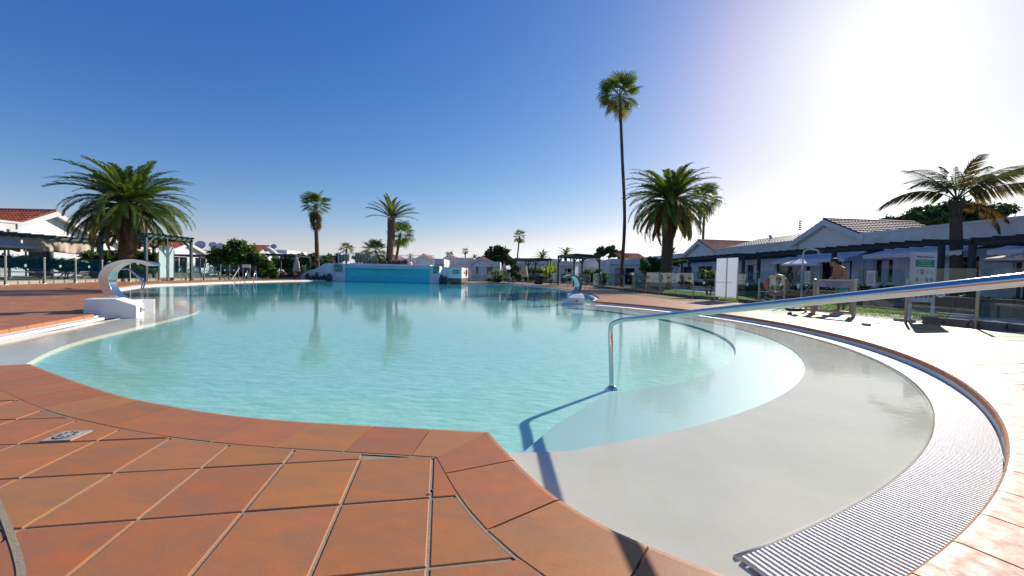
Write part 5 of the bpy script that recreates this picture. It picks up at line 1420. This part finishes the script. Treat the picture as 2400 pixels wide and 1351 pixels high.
green_board('green safety sign on the right pillar of the waterfall', 1015.5, 1031, 627, 641.5, YW-.06, True)
# curved wing and equipment box on the right
pts = [(1030,663),(1030,648),(1022,648),(1031,634),(1038,628),(1047,626),(1052,627),(1052,663)]
poly = [zz(*p) for p in pts]; MB().slab([zz(*p) for p in [(1018,664),(1018,650),(1023,645),(1031,641),(1036,630),(1044,626),(1052,628),(1052,664)]], (0,1,0), .3).build('curved_wing', M['white'], wt)
for px, w_, h_ in ((1036,9,17),(1045,8,13)):
    cx_ = xw(px); r_ = random.Random(px); MB().ball((cx_,YW-.3,h_*YW/FPX*.35), w_/2*YW/FPX*1.2, .2, h_*YW/FPX*.68, 9, 6, .25, r_).build('rock', M['darkrock'], wt)
ex0, ex1 = xw(1050, 38.6), xw(1082, 38.6); ez = at(1066,627,38.6).z
eb = thing('equipment_box', 'white block building with prohibition sign and red emergency fixture, right of the waterfall', 'equipment box', (ex0,38.6,0))
MB().box(ex0,ex1,38.6,44.2,.42,ez).build('walls', M['white'], eb, bevel=.02)
MB().box(ex0+.02,ex1-.02,38.66,44.1,0,.42).build('stone_base', M['kerbgrey'], eb)
MB().box(ex1-.45,ex1+.012,43,44.3,.0,ez*.99).build('end_pier', M['white'], eb) if False else None
c = at(1069,638,38.58); sg = MB().box(c.x-.38,c.x+.38,38.57,38.598,c.z-.28,c.z+.28).build('warning_sign', M['signwhite'], eb)
for k in (-1,0,1): m = MB(); m.torus((c.x+.25*k,38.56,c.z-.02), (0,-1,0), .09, .02, 16, 4); m.bar((c.x+.25*k-.05,38.56,c.z+.04), (c.x+.25*k+.05,38.56,c.z-.08), .03, .01, (0,-1,0)); m.build('prohibition_ring', M['red'], sg)
m = MB(); m.box(c.x-.3,c.x+.3,38.56,38.569,c.z+.13,c.z+.20); m.box(c.x-.25,c.x+.25,38.56,38.569,c.z-.2,c.z-.16); m.build('small_print', M['ink'], sg)
c = Vector((ex1+.05, 41.6, 1.0)); rd_ = thing('life_ring', 'red life ring with its holder on the sunlit side of the equipment box', 'life ring', c)
MB().torus(c+Vector((.03,.6,.05)), (1,0,0), .27, .08, 20, 8).build('ring', M['orange'], rd_); MB().box(c.x-.04,c.x+.0,c.y+.35,c.y+.85,c.z-.45,c.z-.28).build('holder', M['red'], rd_)
for dy in (-.9,-1.3): MB().box(c.x-.04,c.x,c.y+dy,c.y+dy+.22,c.z-.15,c.z+.1).build('switch_box', M['orange'], rd_)
# terrace railing
def railing(label, a, b, zb, h, n, m='white2'):
    o = thing('terrace_railing', label, 'railing', (a.x,a.y,zb)); z = Vector((0,0,1)); a = Vector((a.x,a.y,zb)); b = Vector((b.x,b.y,zb))
    MB().bar(a+z*h, b+z*h, .05).build('top_rail', M[m], o); MB().bar(a+z*.10, b+z*.10, .035).build('bottom_rail', M[m], o)
    for i in range(n+1):
        p = a.lerp(b, i/n); e = i in (0,n); MB().bar(p+z*(0 if e else .1), p+z*h, .05 if e else .022).build('end_post' if e else 'baluster', M[m], o)
railing('white terrace railing left of the waterfall palms', at(793,600,40.6), at(884,600,41.8), 1.60, at(800,592.5,40.6).z-1.60, 26)
railing('white terrace railing right of the big waterfall palm', at(936,600,41.8), at(1017,600,40.6), 1.60, at(1000,599,40.6).z-1.60, 23)
a = at(960,609,42.5); b = at(975,616,42); tag(MB().bar(a, b, .1, .25).build('orange_plank', M['orange']), 'slanted orange plank behind the right terrace railing', 'plank')
# lava rock bed on the terrace and beside the wing
def rocks(label, pts, m, seed, cat='rock bed'):
    r_ = random.Random(seed); o = thing('rock_bed', label, cat, pts[0][:3])
    for (x,y,z_,r) in pts: MB().ball((x,y,z_), r*r_.uniform(.8,1.3), r*r_.uniform(.8,1.2), r*r_.uniform(.6,1.1), 8, 6, .35, r_).build('rock', M[m], o)
rr = random.Random(6)
rocks('dark red lava stones around the foot of the waterfall palm', [(xw(rr.uniform(862,958),42.5), 42+rr.uniform(-.6,.8), 1.72+rr.uniform(0,.25), rr.uniform(.16,.30)) for _ in range(46)], 'lava', 1)
rocks('dark red lava stones in the bed left of the sculpted wing', [(xw(rr.uniform(655,722),40.5), 40.2+rr.uniform(-.8,1.2), .12+rr.uniform(0,.3), rr.uniform(.18,.36)) for _ in range(38)], 'lava', 2)
MB_ = MB(); MB_.prism([(xw(640),39.2),(xw(705),38.9),(xw(705),41),(xw(640),41)], -.1, .1); tag(MB_.build('gravel_mound', M['stone']), 'low gravel mound edging the pool left of the sculpted wing', 'gravel bed')

# ================================================================== PALMS
def curve_pts(L, e0, bend, n=9, power=1.4):
    P = [Vector((0,0,0))]; T = []
    for i in range(n):
        t = (i+.5)/n; a = e0 - bend*t**power; d = Vector((math.cos(a), 0, math.sin(a))); T.append(d); P.append(P[-1]+d*L/n)
    T.append(T[-1]); return P, T
def pinnate(L, bend, ll, n, rnd, w=.045, hang=.0, petiole=.12, vee=.35, rag=.0):
    P, T = curve_pts(L, 0, bend, 10); m = MB()
    m.tube(P, .028*L/3, 4, r1=.004, caps=False)
    for i in range(n):
        t = petiole + (1-petiole)*(i/n); k = min(int(t*10), 9); f = t*10-k
        p = P[k].lerp(P[k+1], f); d = T[k]; up_ = Vector((-d.z,0,d.x))
        l = ll*(math.sin(math.pi*min(1,(t*.86+.14)))**.6*.85+.15)*rnd.uniform(.85,1.1)
        for s in (1,-1):
            if rnd.random() < rag: continue
            v = (d*(.55+.5*t)+Vector((0,s*(.95-.3*t),0))+up_*vee*rnd.uniform(.3,1.3)+Vector((0,0,-hang*rnd.uniform(.6,1.3)))).normalized()
            a = v.cross(up_).normalized()*w*.5 + d*w*.2
            mid = p + v*l*.5 + Vector((0,0,-.03*l)); tip = p + v*l + Vector((0,0,-.16*l-hang*.25*l))
            m.add([p-a*.6, mid-a, tip, mid+a, p+a*.6], [(0,1,3,4),(1,2,3)])
    return m
def fanleaf(rnd, pet=.9, rad=.75, n=24, droop=.35, w=.075):
    m = MB(); P, T = curve_pts(pet, 0, .35, 4); m.tube(P, .018, 4, caps=False)
    c = P[-1]; d = T[-1]
    for i in range(n):
        a = (i/(n-1)-.5)*R(250); v = d*math.cos(a) + Vector((0,1,0))*math.sin(a)
        u2 = Vector((0,0,1)); l = rad*(1-.18*abs(a)/2.2)*rnd.uniform(.88,1.08)
        b = Vector((0,0,1)).cross(v).normalized()*w*.5
        p1 = c + v*l*.5 + Vector((0,0,.05-.05*(i%2))); p2 = c + v*l*.82 - Vector((0,0,droop*l*.22)); p3 = c + v*l*.95 - Vector((0,0,droop*l*rnd.uniform(.5,1.1)))
        m.add([c, p1-b, p1+b, p2-b*.7, p2+b*.7, p3], [(0,1,2),(1,3,4,2),(3,5,4)])
    return m
def trunk(base, top, r0, r1, m, parent, bend=None, rings=0, flare=1.15, diamonds=False, n=14):
    b, t = Vector(base), Vector(top); pts = [b, b.lerp(t,.05), b.lerp(t,.35), b.lerp(t,.7), t]
    if bend: pts[2] += Vector(bend); pts[3] += Vector(bend)*.5
    P = crom(pts, 10); k = len(P); rad = []
    for i in range(k):
        f = i/(k-1); r = r0+(r1-r0)*f
        if f < .06: r *= 1+(flare-1)*(1-f/.06)
        if rings: r *= 1 + .03*math.sin(f*rings*6.283)
        rad.append(r)
    o = MB().tube(P, rad, n).build('trunk', m, parent, smooth=True)
    if diamonds:                                  # old leaf bases in spirals
        mb = MB(); L = (t-b).length; nr2 = int(L/.16); na = int(2*math.pi*r1/.17)
        for j in range(nr2):
            f = (j+.5)/nr2; q = b.lerp(t,f); r = (r0+(r1-r0)*f)
            if bend: q = P[min(k-1,int(f*(k-1)))]
            for i in range(na):
                a = 2*math.pi*(i+.5*(j%2))/na; e = Vector((math.cos(a),math.sin(a),0)); s = Vector((-e.y,e.x,0)); c = q+e*(r-.01)
                mb.add([c-s*.08, c-Vector((0,0,.075))+e*.012, c+s*.08, c+Vector((0,0,.08))+e*.055, c+e*.045], [(0,1,4),(1,2,4),(2,3,4),(3,0,4)])
        mb.build('leaf_scars', m, o, kind='stuff')
    return o
def frond_M(c, az, el, sc=1, roll=0):
    return Matrix.Translation(c) @ Matrix.Rotation(az,4,'Z') @ Matrix.Rotation(-el,4,'Y') @ Matrix.Rotation(roll,4,'X') @ Matrix.Scale(sc,4)
TM = {}
rf_ = random.Random(21)
TM['p_up'] = pinnate(3.9, 1.15, .55, 60, rf_, .05)
TM['p_mid'] = pinnate(4.0, 1.65, .52, 60, rf_, .05, hang=.15)
TM['p_low'] = pinnate(3.7, 1.2, .50, 54, rf_, .05, hang=.5, vee=.1)
def canary(label, base, ztop, r0, r1, nf, seed, Lf=1.0, sun_side=0, lo=-52, hi=84, cut=None, yfrac=.12, tm='trunk', topw=1.0, diamonds=True, bend=None, cat='palm tree'):
    rnd = random.Random(seed); o = thing('date_palm', label, cat, base); b = Vector(base); top = Vector((b.x,b.y,ztop))
    if bend: top += Vector(bend)
    trunk(b, top, r0, r1, M[tm], o, diamonds=diamonds)
    MB().lathe((top.x,top.y,ztop-.7), [(r1,0),(r1*1.3*topw,.45),(r1*1.25*topw,.8),(r1*.6,1.15)], 14).build('crown_shaft', M[tm], o, smooth=True)
    me = {k: {mm: TM[k].mesh('frond', M[mm]) for mm in ('frond','frond_y','frond_dead')} for k in ('p_up','p_mid','p_low')}
    for i in range(nf):
        f = (i+.5)/nf; az = i*2.39996+rnd.uniform(-.15,.15); el = R(hi-(hi-lo)*f**.92+rnd.uniform(-6,6))
        k = 'p_up' if f < .42 else ('p_mid' if f < .72 else 'p_low')
        mm = 'frond'
        if f > .6 and rnd.random() < yfrac*2.2: mm = 'frond_y'
        if f > .86 and rnd.random() < yfrac*2.5: mm = 'frond_dead'
        c = top + Vector((math.cos(az)*r1*.7, math.sin(az)*r1*.7, .35-.55*f))
        inst('frond', me[k][mm], frond_M(c, az, el, Lf*rnd.uniform(.88,1.06)*(.8 if f < .08 else 1), rnd.uniform(-.5,.5)), o)
    return o
gp = lambda px, Y: Vector((at(px,640,Y).x, Y, 0))
canary('big round headed date palm behind the green pergola on the left', gp(296,23.6), 4.40, .42, .36, 150, 4, .82, lo=-38, hi=82, yfrac=.25, bend=(.2,0,0))
canary('round headed date palm with thick grey trunk right of the tall palm', gp(1560,30.2), 6.65, .42, .37, 140, 9, .90, lo=-50, hi=80, yfrac=.35, tm='trunk3', bend=(.15,0,0))
# centre palm: trimmed crown of rising fronds
rnd = random.Random(5); cb = Vector((xw(912,43),43,1.55)); o = thing('date_palm', 'trimmed date palm with upswept crown on the waterfall terrace', 'palm tree', cb); top = Vector((cb.x+.2,43,6.5))
trunk(cb, top, .37, .31, M['trunk'], o, diamonds=True)
m = MB()
for i in range(70):                                # old cut leaf bases sheathing the upper trunk
    a = i*2.4; h = 4.6+2.1*(i/70); e = Vector((math.cos(a),math.sin(a),0)); c = Vector((cb.x+.17,43,h))+e*.31
    m.bar(c-Vector((0,0,.35)), c+e*.10+Vector((0,0,.18)), .12, .03, e)
m.build('cut_leaf_bases', M['trunk2'], o, kind='stuff')
me1 = pinnate(2.9, .75, .42, 46, rf_, .05).mesh('frond', M['frond']); me2 = pinnate(2.9, .95, .42, 46, rf_, .05).mesh('frond', M['frond_y'])
for i, (az, el, sc) in enumerate([(180,62,1.0),(172,48,1.05),(185,38,1.0),(8,60,1),(-5,45,1),(3,30,1.05),(12,20,1),(-10,52,.95),(0,38,1.02),(90,80,.95),(100,70,1),(60,68,.95),(120,66,1),(250,76,.95),(280,70,.9),(230,62,.9),(310,60,.9),(-35,48,.95),(30,46,.95),(150,56,1),(200,70,1),(95,88,1.0),(270,86,.98),(176,20,1.05),(-8,-2,.8)]):
    inst('frond', me1 if i % 3 else me2, frond_M(top+Vector((0,0,.1)), R(az+rnd.uniform(-8,8)), R(el), sc, rnd.uniform(-.4,.4)), o)
# fan palms
FL = [fanleaf(random.Random(31+k)) for k in range(3)]
def fanpalm(label, base, ctr, sc, r0, r1, nf, seed, tm='trunk2', skirt=0, lo=-50, hi=80, detail=True, bend=None):
    rnd = random.Random(seed); o = thing('fan_palm', label, 'palm tree', base); trunk(base, ctr, r0, r1, M[tm], o, bend=bend, rings=30, n=10)
    Ms = []
    for i in range(nf):
        f = (i+.5)/nf; az = i*2.39996+rnd.uniform(-.3,.3); el = R(hi-(hi-lo)*f+rnd.uniform(-8,8))
        Ms.append((frond_M(ctr, az, el, sc*rnd.uniform(.85,1.1), rnd.uniform(-.5,.5)), rnd.randrange(3), 'frond' if f < .72 or rnd.random() < .6 else 'frond_y'))
    if detail:
        mm = [[FL[k].mesh('fan_leaf', M[x]) for k in range(3)] for x in ('frond','frond_y')]
        for Mx, k, x in Ms: inst('fan_leaf', mm[0 if x == 'frond' else 1][k], Mx, o)
        if skirt:
            dm = FL[0].mesh('dead_leaf', M['frond_dead'])
            for i in range(skirt):
                az = i*2.4; c = ctr - Vector((0,0,.1+1.1*sc*i/skirt)); inst('dead_leaf', dm, frond_M(c, az, R(rnd.uniform(-86,-66)), sc*rnd.uniform(.75,.95), rnd.uniform(-.6,.6)), o)
    else:
        cr = MB()
        for Mx, k, x in Ms: cr.tmpl(FL[k], Mx)
        cr.build('crown', M['frond'], o)
    return o
tb_ = gp(1457,36); tc_ = at(1452.5,226,36)
fanpalm('very tall slender fan palm rising high over the right side of the pool', tb_, tc_, 1.34, .165, .125, 34, 3, 'trunk3', skirt=0, lo=-48, hi=78, bend=(.35,0,0))
fanpalm('thin fan palm whose crown shows behind the right date palm', gp(1644,45), at(1652,465,45), 1.35, .15, .12, 34, 4, 'trunk3', lo=-75)
fanpalm('fan palm with brown trunk and shaggy dead skirt left of the waterfall', gp(745,42), at(739.5,482,42), 1.10, .27, .17, 24, 5, 'trunk2', skirt=22, lo=-25)
b_ = Vector((xw(899,42.6),42.6,1.55)); fanpalm('short leaning fan palm left of the trimmed date palm', b_, at(880,590,42.6), .98, .14, .12, 24, 6, 'trunk2', lo=-45)
b_ = Vector((xw(925,45),45,1.3)); fanpalm('fan palm half hidden behind the trimmed date palm', b_, at(938,550,45), 1.15, .16, .14, 26, 7, 'trunk2', lo=-55)
fanpalm('small fan palm above the left end of the waterfall terrace', gp(811,62), at(812,585,62), .85, .16, .14, 18, 8, 'trunk2', skirt=6, lo=-20)
fanpalm('slim lone fan palm far off between the two dark tree clumps', gp(1214,78), at(1217.5,555,78), 1.0, .17, .13, 22, 10, 'trunk3', lo=-60, bend=(-.3,0,0))
fanpalm('tiny distant fan palm right of the waterfall, the higher one', gp(1091,120), at(1090.5,589,120), .8, .2, .16, 16, 11, 'trunk3', detail=False)
fanpalm('tiny distant fan palm right of the waterfall, the lower one', gp(1054,95), at(1054,600,95), .85, .2, .16, 16, 12, 'trunk3', detail=False)
def farcrown(label, px, py, Y, sc, nf, seed, tm='trunk3'):
    rnd = random.Random(seed); b = gp(px,Y); t = at(px,py,Y); o = thing('date_palm', label, 'palm tree', b); trunk(b, t, .35, .3, M[tm], o, n=8); cr = MB()
    tmp = pinnate(3.2, 1.1, .5, 22, rnd, .12)
    for i in range(nf): f = (i+.5)/nf; cr.tmpl(tmp, frond_M(t, i*2.4, R(80-105*f), sc*rnd.uniform(.85,1.1)))
    cr.build('crown', M['frond'], o)
farcrown('distant date palm crown just over the first dark pergola', 1271, 606, 80, .75, 34, 1)
farcrown('distant date palm crown behind the top of the second dark pergola', 1326, 598, 85, .72, 34, 2)
farcrown('tiny date palm crown over the bungalow right of the waterfall', 962, 604, 95, .45, 26, 3)
farcrown('small date palm crown poking up behind the low gable at the far end', 1112, 606, 90, .45, 24, 4)
farcrown('date palm tips peeping out right of the thick grey trunk', 1576, 596, 70, .6, 22, 5)
# queen palm on the right, ragged and backlit
qb = gp(2247,17); qt = Vector((at(2240,515,17).x,17,at(2240,512,17).z)); o = thing('feather_palm', 'ragged backlit feather palm in front of the right house', 'palm tree', qb)
trunk(qb, qt, .24, .19, M['trunk3'], o, rings=18)
m = MB()
for i in range(26):
    a = i*2.4; e = Vector((math.cos(a),math.sin(a),0)); c = qt + e*.13 + Vector((0,0,-.2+.4*i/26)); m.bar(c-Vector((0,0,.12)), c+e*.10+Vector((0,0,.75)), .07, .02, e)
m.build('crown_shaft', M['trunk3'], o)
rq = random.Random(2); M['frond_b'] = leafmat('browning_frond', (.08,.09,.035), (.15,.095,.05), .35, rough=.8)
qf = [pinnate(2.9, bd, .66, 90, rq, .032, hang=hg+.4, vee=.15, rag=.18, petiole=.2) for bd, hg in ((.55,.5),(1.5,.6),(.9,.4))]
qm = [q_.mesh('frond', M[mm]) for q_, mm in zip(qf, ('frond_b','frond_b','frond'))]; qd = pinnate(2.3, 1.2, .38, 60, rq, .03, hang=.8, vee=0, rag=.3).mesh('frond', M['frond_dead'])
ct = qt + Vector((0,0,.75))
for az, el, sc, k in ((178,28,.95,1),(186,46,.8,1),(92,78,.85,1),(250,74,.8,1),(120,66,.75,1),(2,40,1.0,0),(-6,26,1.05,0),(20,50,.9,2),(150,58,.75,2),(60,70,.8,2),(300,62,.8,1),(330,52,.7,2),(215,52,.7,2),(10,60,.85,2)):
    inst('frond', qm[k], frond_M(ct, R(az), R(el), sc*1.1, rq.uniform(-.4,.4)), o)
for az, el, sc in ((-4,4,.95),(-12,-8,1.0)):
    inst('frond', qd, frond_M(ct+Vector((0,0,-.1)), R(az), R(el), sc, rq.uniform(-.4,.4)), o)

# ================================================================== SHRUBS AND TREES
def leafcloud(blobs, n, ls, rnd, flat=.0, core=True):
    """blobs: (x,y,z,rx,ry,rz). leaf quads spread through the shells of lumpy blobs"""
    m = MB(); tot = sum(b[3]*b[5] for b in blobs)
    for b in blobs:
        k = int(n*b[3]*b[5]/tot)
        lumps = []
        for _ in range(max(5, int(k/70))):
            th = math.acos(rnd.uniform(-.75,1)); ph = rnd.uniform(0,6.283); lumps.append(Vector((math.sin(th)*math.cos(ph), math.sin(th)*math.sin(ph), math.cos(th))))
        for _ in range(k):
            lp_ = rnd.choice(lumps); v = lp_*rnd.uniform(.62,.92) + Vector((rnd.gauss(0,1),rnd.gauss(0,1),rnd.gauss(0,1)))*.15
            c = Vector((b[0]+v.x*b[3], b[1]+v.y*b[4], b[2]+v.z*b[5]))
            a = Vector((rnd.gauss(0,1),rnd.gauss(0,1),rnd.gauss(0,1)+.3)).normalized(); d = a.orthogonal().normalized(); d = (Matrix.Rotation(rnd.uniform(0,6.28),3,a) @ d); e = a.cross(d)
            s = ls*rnd.uniform(.6,1.3)
            m.add([c-d*s, c-e*s*.45+a*s*.1, c+d*s, c+e*s*.45+a*s*.1], [(0,1,2,3)])
    return m
def corem(blobs, k=.68):  # solid dark lumps that block the view through the leaves
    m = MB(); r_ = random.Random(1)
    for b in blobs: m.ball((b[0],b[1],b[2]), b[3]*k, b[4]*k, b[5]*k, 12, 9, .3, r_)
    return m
def shrub(name, label, bl, Y, n, ls, m='leaf', cat='shrub', seed=1, dy=None, stems=True, core=.66, z0=0):
    rnd = random.Random(seed); blobs = []
    for px, py, rx, ry in bl:
        c = at(px,py,Y+rnd.uniform(-.4,.4)); k = Y/FPX; blobs.append((c.x,c.y,c.z,rx*k,(dy or min(rx*k,2.2)),ry*k))
    b = Vector((sum(q[0] for q in blobs)/len(blobs), Y, z0)); o = thing(name, label, cat, b)
    leafcloud(blobs, n, ls, rnd).build('crown', M[m], o)
    corem(blobs, core).build('inner_core', M['core'], o, kind='stuff')
    if stems:
        mb = MB()
        for q in blobs[:8]: mb.tube(crom([Vector((b.x+(q[0]-b.x)*.3, Y, z0)), Vector((b.x+(q[0]-b.x)*.7, Y+.1, (q[2]-z0)*.5+z0)), Vector((q[0],q[1],q[2]))],3), .09 if cat == 'tree' else .04, 6, r1=.02)
        mb.build('trunk' if cat == 'tree' else 'stems', M['bark'], o)
    return o
shrub('large_shrub', 'big rounded green shrub behind the far left ladder', [(551,582,26,20),(520,600,30,20),(582,600,34,24),(545,625,50,24),(610,622,30,24),(500,612,18,14),(635,640,20,14),(600,640,40,14)], 36, 8000, .17, seed=1)
shrub('fan_shrub', 'low young palm shrub in front of the big green shrub', [(560,640,22,10),(583,636,16,10)], 33.5, 900, .16, 'leaf_lime', seed=2)
shrub('hedge', 'leafy hedge behind and below the left date palm', [(228,602,26,16),(262,600,24,18),(315,605,20,18),(345,604,20,18),(368,612,14,22),(240,625,30,14),(320,630,40,14)], 25.6, 4500, .11, seed=3, cat='hedge')
shrub('hedge', 'dark hedge strip under the left terrace pergola', [(20,615,60,18),(95,618,60,16),(150,622,40,16),(190,625,40,16)], 22.6, 3000, .10, 'leaf_dark', seed=4, cat='hedge')
shrub('oleander', 'pale flowering shrub by the little white wall at the left', [(152,625,16,16),(165,632,16,14)], 21.5, 700, .07, 'leaf_lime', seed=5)
shrub('hedge', 'green hedge behind the pergola above the rock bed', [(650,618,20,18),(680,620,26,20),(715,615,24,22),(745,622,24,18),(770,615,22,16),(735,600,16,10),(700,635,40,14)], 50, 5000, .2, seed=6, cat='hedge')
shrub('hedge', 'bushy greenery behind the left terrace railing', [(778,610,16,14),(800,606,16,12),(850,606,20,12),(872,612,20,10),(770,625,20,12)], 52, 2500, .2, seed=7, cat='hedge')
shrub('leafy_tree', 'dark bushy tree right of the small gable at the far end', [(1150,598,12,18),(1168,590,14,14),(1184,600,14,16),(1168,612,28,16),(1200,614,16,12),(1130,608,12,8)], 72, 3800, .3, 'leaf_dark', 'tree', 8, dy=2)
shrub('leafy_tree', 'dark spiky tree behind the second pergola and the tall trunk', [(1413,592,16,13),(1428,585,10,12),(1440,597,16,10),(1400,600,14,8),(1462,600,14,8)], 66, 2600, .28, 'leaf_dark', 'tree', 9, dy=2)
shrub('lime_shrub', 'bright lime green shrub in front of the small gabled bungalow', [(1163,643,16,9),(1172,650,16,8)], 44, 1500, .13, 'leaf_lime', seed=10)
shrub('flower_bed', 'yellow green flower bed along the far right pool edge', [(1150,656,12,6),(1168,658,14,6),(1190,656,14,7),(1215,652,14,10),(1205,645,16,10),(1186,645,10,8)], 43, 2400, .11, 'leaf_lime', seed=11, cat='flower bed', stems=False)
shrub('hedge', 'green planting under and behind the first dark pergola', [(1212,630,14,12),(1245,650,20,12),(1262,640,18,14),(1240,640,14,14),(1275,650,16,12)], 48, 2600, .16, seed=12, cat='hedge')
shrub('hedge', 'mixed green hedge behind the right crescent spout', [(1320,652,22,14),(1345,650,18,14),(1385,650,22,18),(1412,655,18,16),(1400,640,10,10)], 41, 3600, .14, seed=13, cat='hedge')
shrub('climber_shrub', 'leafy shrub half hidden behind the thick grey palm trunk', [(1510,622,14,14),(1530,612,14,12),(1545,625,14,16),(1520,635,20,10),(1598,614,10,6),(1582,618,12,8)], 34, 2600, .13, seed=14)
shrub('garden_shrub', 'small green shrub behind the glass just left of the white screens', [(1648,640,10,7),(1662,642,10,8),(1672,648,8,8)], 21, 700, .07, 'leaf_lime', seed=15)
shrub('hedge', 'dark low hedge in the planter behind the right glass fence', [(2190,705,40,16),(2250,708,50,18),(2320,712,50,20),(2390,715,50,22),(2450,720,50,24)], 13.0, 3200, .06, 'leaf_dark', seed=16, cat='hedge', dy=.3)
shrub('hedge', 'dark clipped hedge on the far side of the lawn behind the gate', [(1760,672,50,14),(1840,676,50,15),(1920,680,50,17),(2000,684,50,18),(2080,690,50,20),(1690,668,40,12),(1630,664,40,10)], 17.5, 5200, .075, 'leaf_dark', seed=17, cat='hedge', dy=.4)
shrub('flat_topped_tree', 'dark flat topped tree behind the right house roof', [(2135,515,38,20),(2180,505,40,22),(2225,500,44,26),(2270,503,44,25),(2310,498,28,20),(2160,525,40,14),(2250,520,60,16),(2205,488,26,12)], 34, 9000, .17, 'leaf_dark', 'tree', 18, dy=2.4, core=.60)
shrub('garden_shrub', 'small rounded shrub by the framed panel between the dark pergolas', [(1300,655,10,7),(1290,648,8,9)], 39.6, 500, .10, seed=19)
# spiky and broad-leaved plants
def spiky(label, c, n, L, m, seed, w=.07, name='agave', cat='plant', lo=5):
    rnd = random.Random(seed); o = thing(name, label, cat, c); c = Vector(c)
    for i in range(n):
        az = i*2.4; el = R(rnd.uniform(lo,85)); l = L*rnd.uniform(.75,1.1); d = Vector((math.cos(az)*math.cos(el), math.sin(az)*math.cos(el), math.sin(el))); s = Vector((-math.sin(az),math.cos(az),0))*w
        up_ = d.cross(s).normalized()*-w*.5
        p1 = c+d*l*.4; p2 = c+d*l*.75-Vector((0,0,.03*l)); tip = c+d*l-Vector((0,0,.10*l))
        MB().add([c-s*.6,c+s*.6,p1-s,p1+s,p1-up_*.6,p2-s*.6,p2+s*.6,tip], [(0,4,2),(0,1,4),(1,3,4),(2,4,5),(4,3,6),(4,6,5),(5,6,7)]).build('leaf', M[m], o)
    return o
spiky('large pale agave between the rock bed and the sculpted wing', at(714,641,39.8), 34, 1.1, 'leaf_blue', 1, .09)
spiky('grey green agave at the foot of the shaggy fan palm', at(752,617,41.0), 22, .8, 'leaf_blue', 2, .08)
spiky('smaller agave at the right foot of the shaggy fan palm', at(737,624,40.6), 18, .55, 'leaf_blue', 3, .06)
c = gp(1284,41.8); spiky('bright green broad leaved palm seedling right of the first dark pergola', c+Vector((0,0,.7)), 16, 2.1, 'leaf_lime', 4, .13, 'broad_leaf_plant', lo=25)
c = gp(1300,44); spiky('second bright leaved plant behind the framed panel', c+Vector((0,0,.8)), 12, 1.8, 'leaf_lime', 5, .13, 'broad_leaf_plant', lo=25)
spiky('low green cycad in front of the large shrub', gp(578,35)+Vector((0,0,.5)), 20, 1.2, 'leaf', 6, .08, 'cycad', lo=5)
# long far hedges closing the view between the buildings
for label, x0, x1, Y, h, sd in (('far green hedge closing the view on the left', -75, -20, 92, 3.2, 1), ('far green hedge closing the view behind the waterfall', -20, 12, 100, 3.0, 2), ('far green hedge closing the view behind the right houses', 12, 40, 90, 2.6, 3)):
    rnd = random.Random(sd); bl = [(x0+(x1-x0)*(i+.5)/12, Y, h*.5, (x1-x0)/20, 1.5, h*.5*rnd.uniform(.8,1.15)) for i in range(12)]
    o = thing('hedge', label, 'hedge', (x0,Y,0)); leafcloud(bl, 2600, .4, rnd).build('crown', M['leaf_dark'], o); corem(bl, .85).build('inner_core', M['core'], o, kind='stuff')
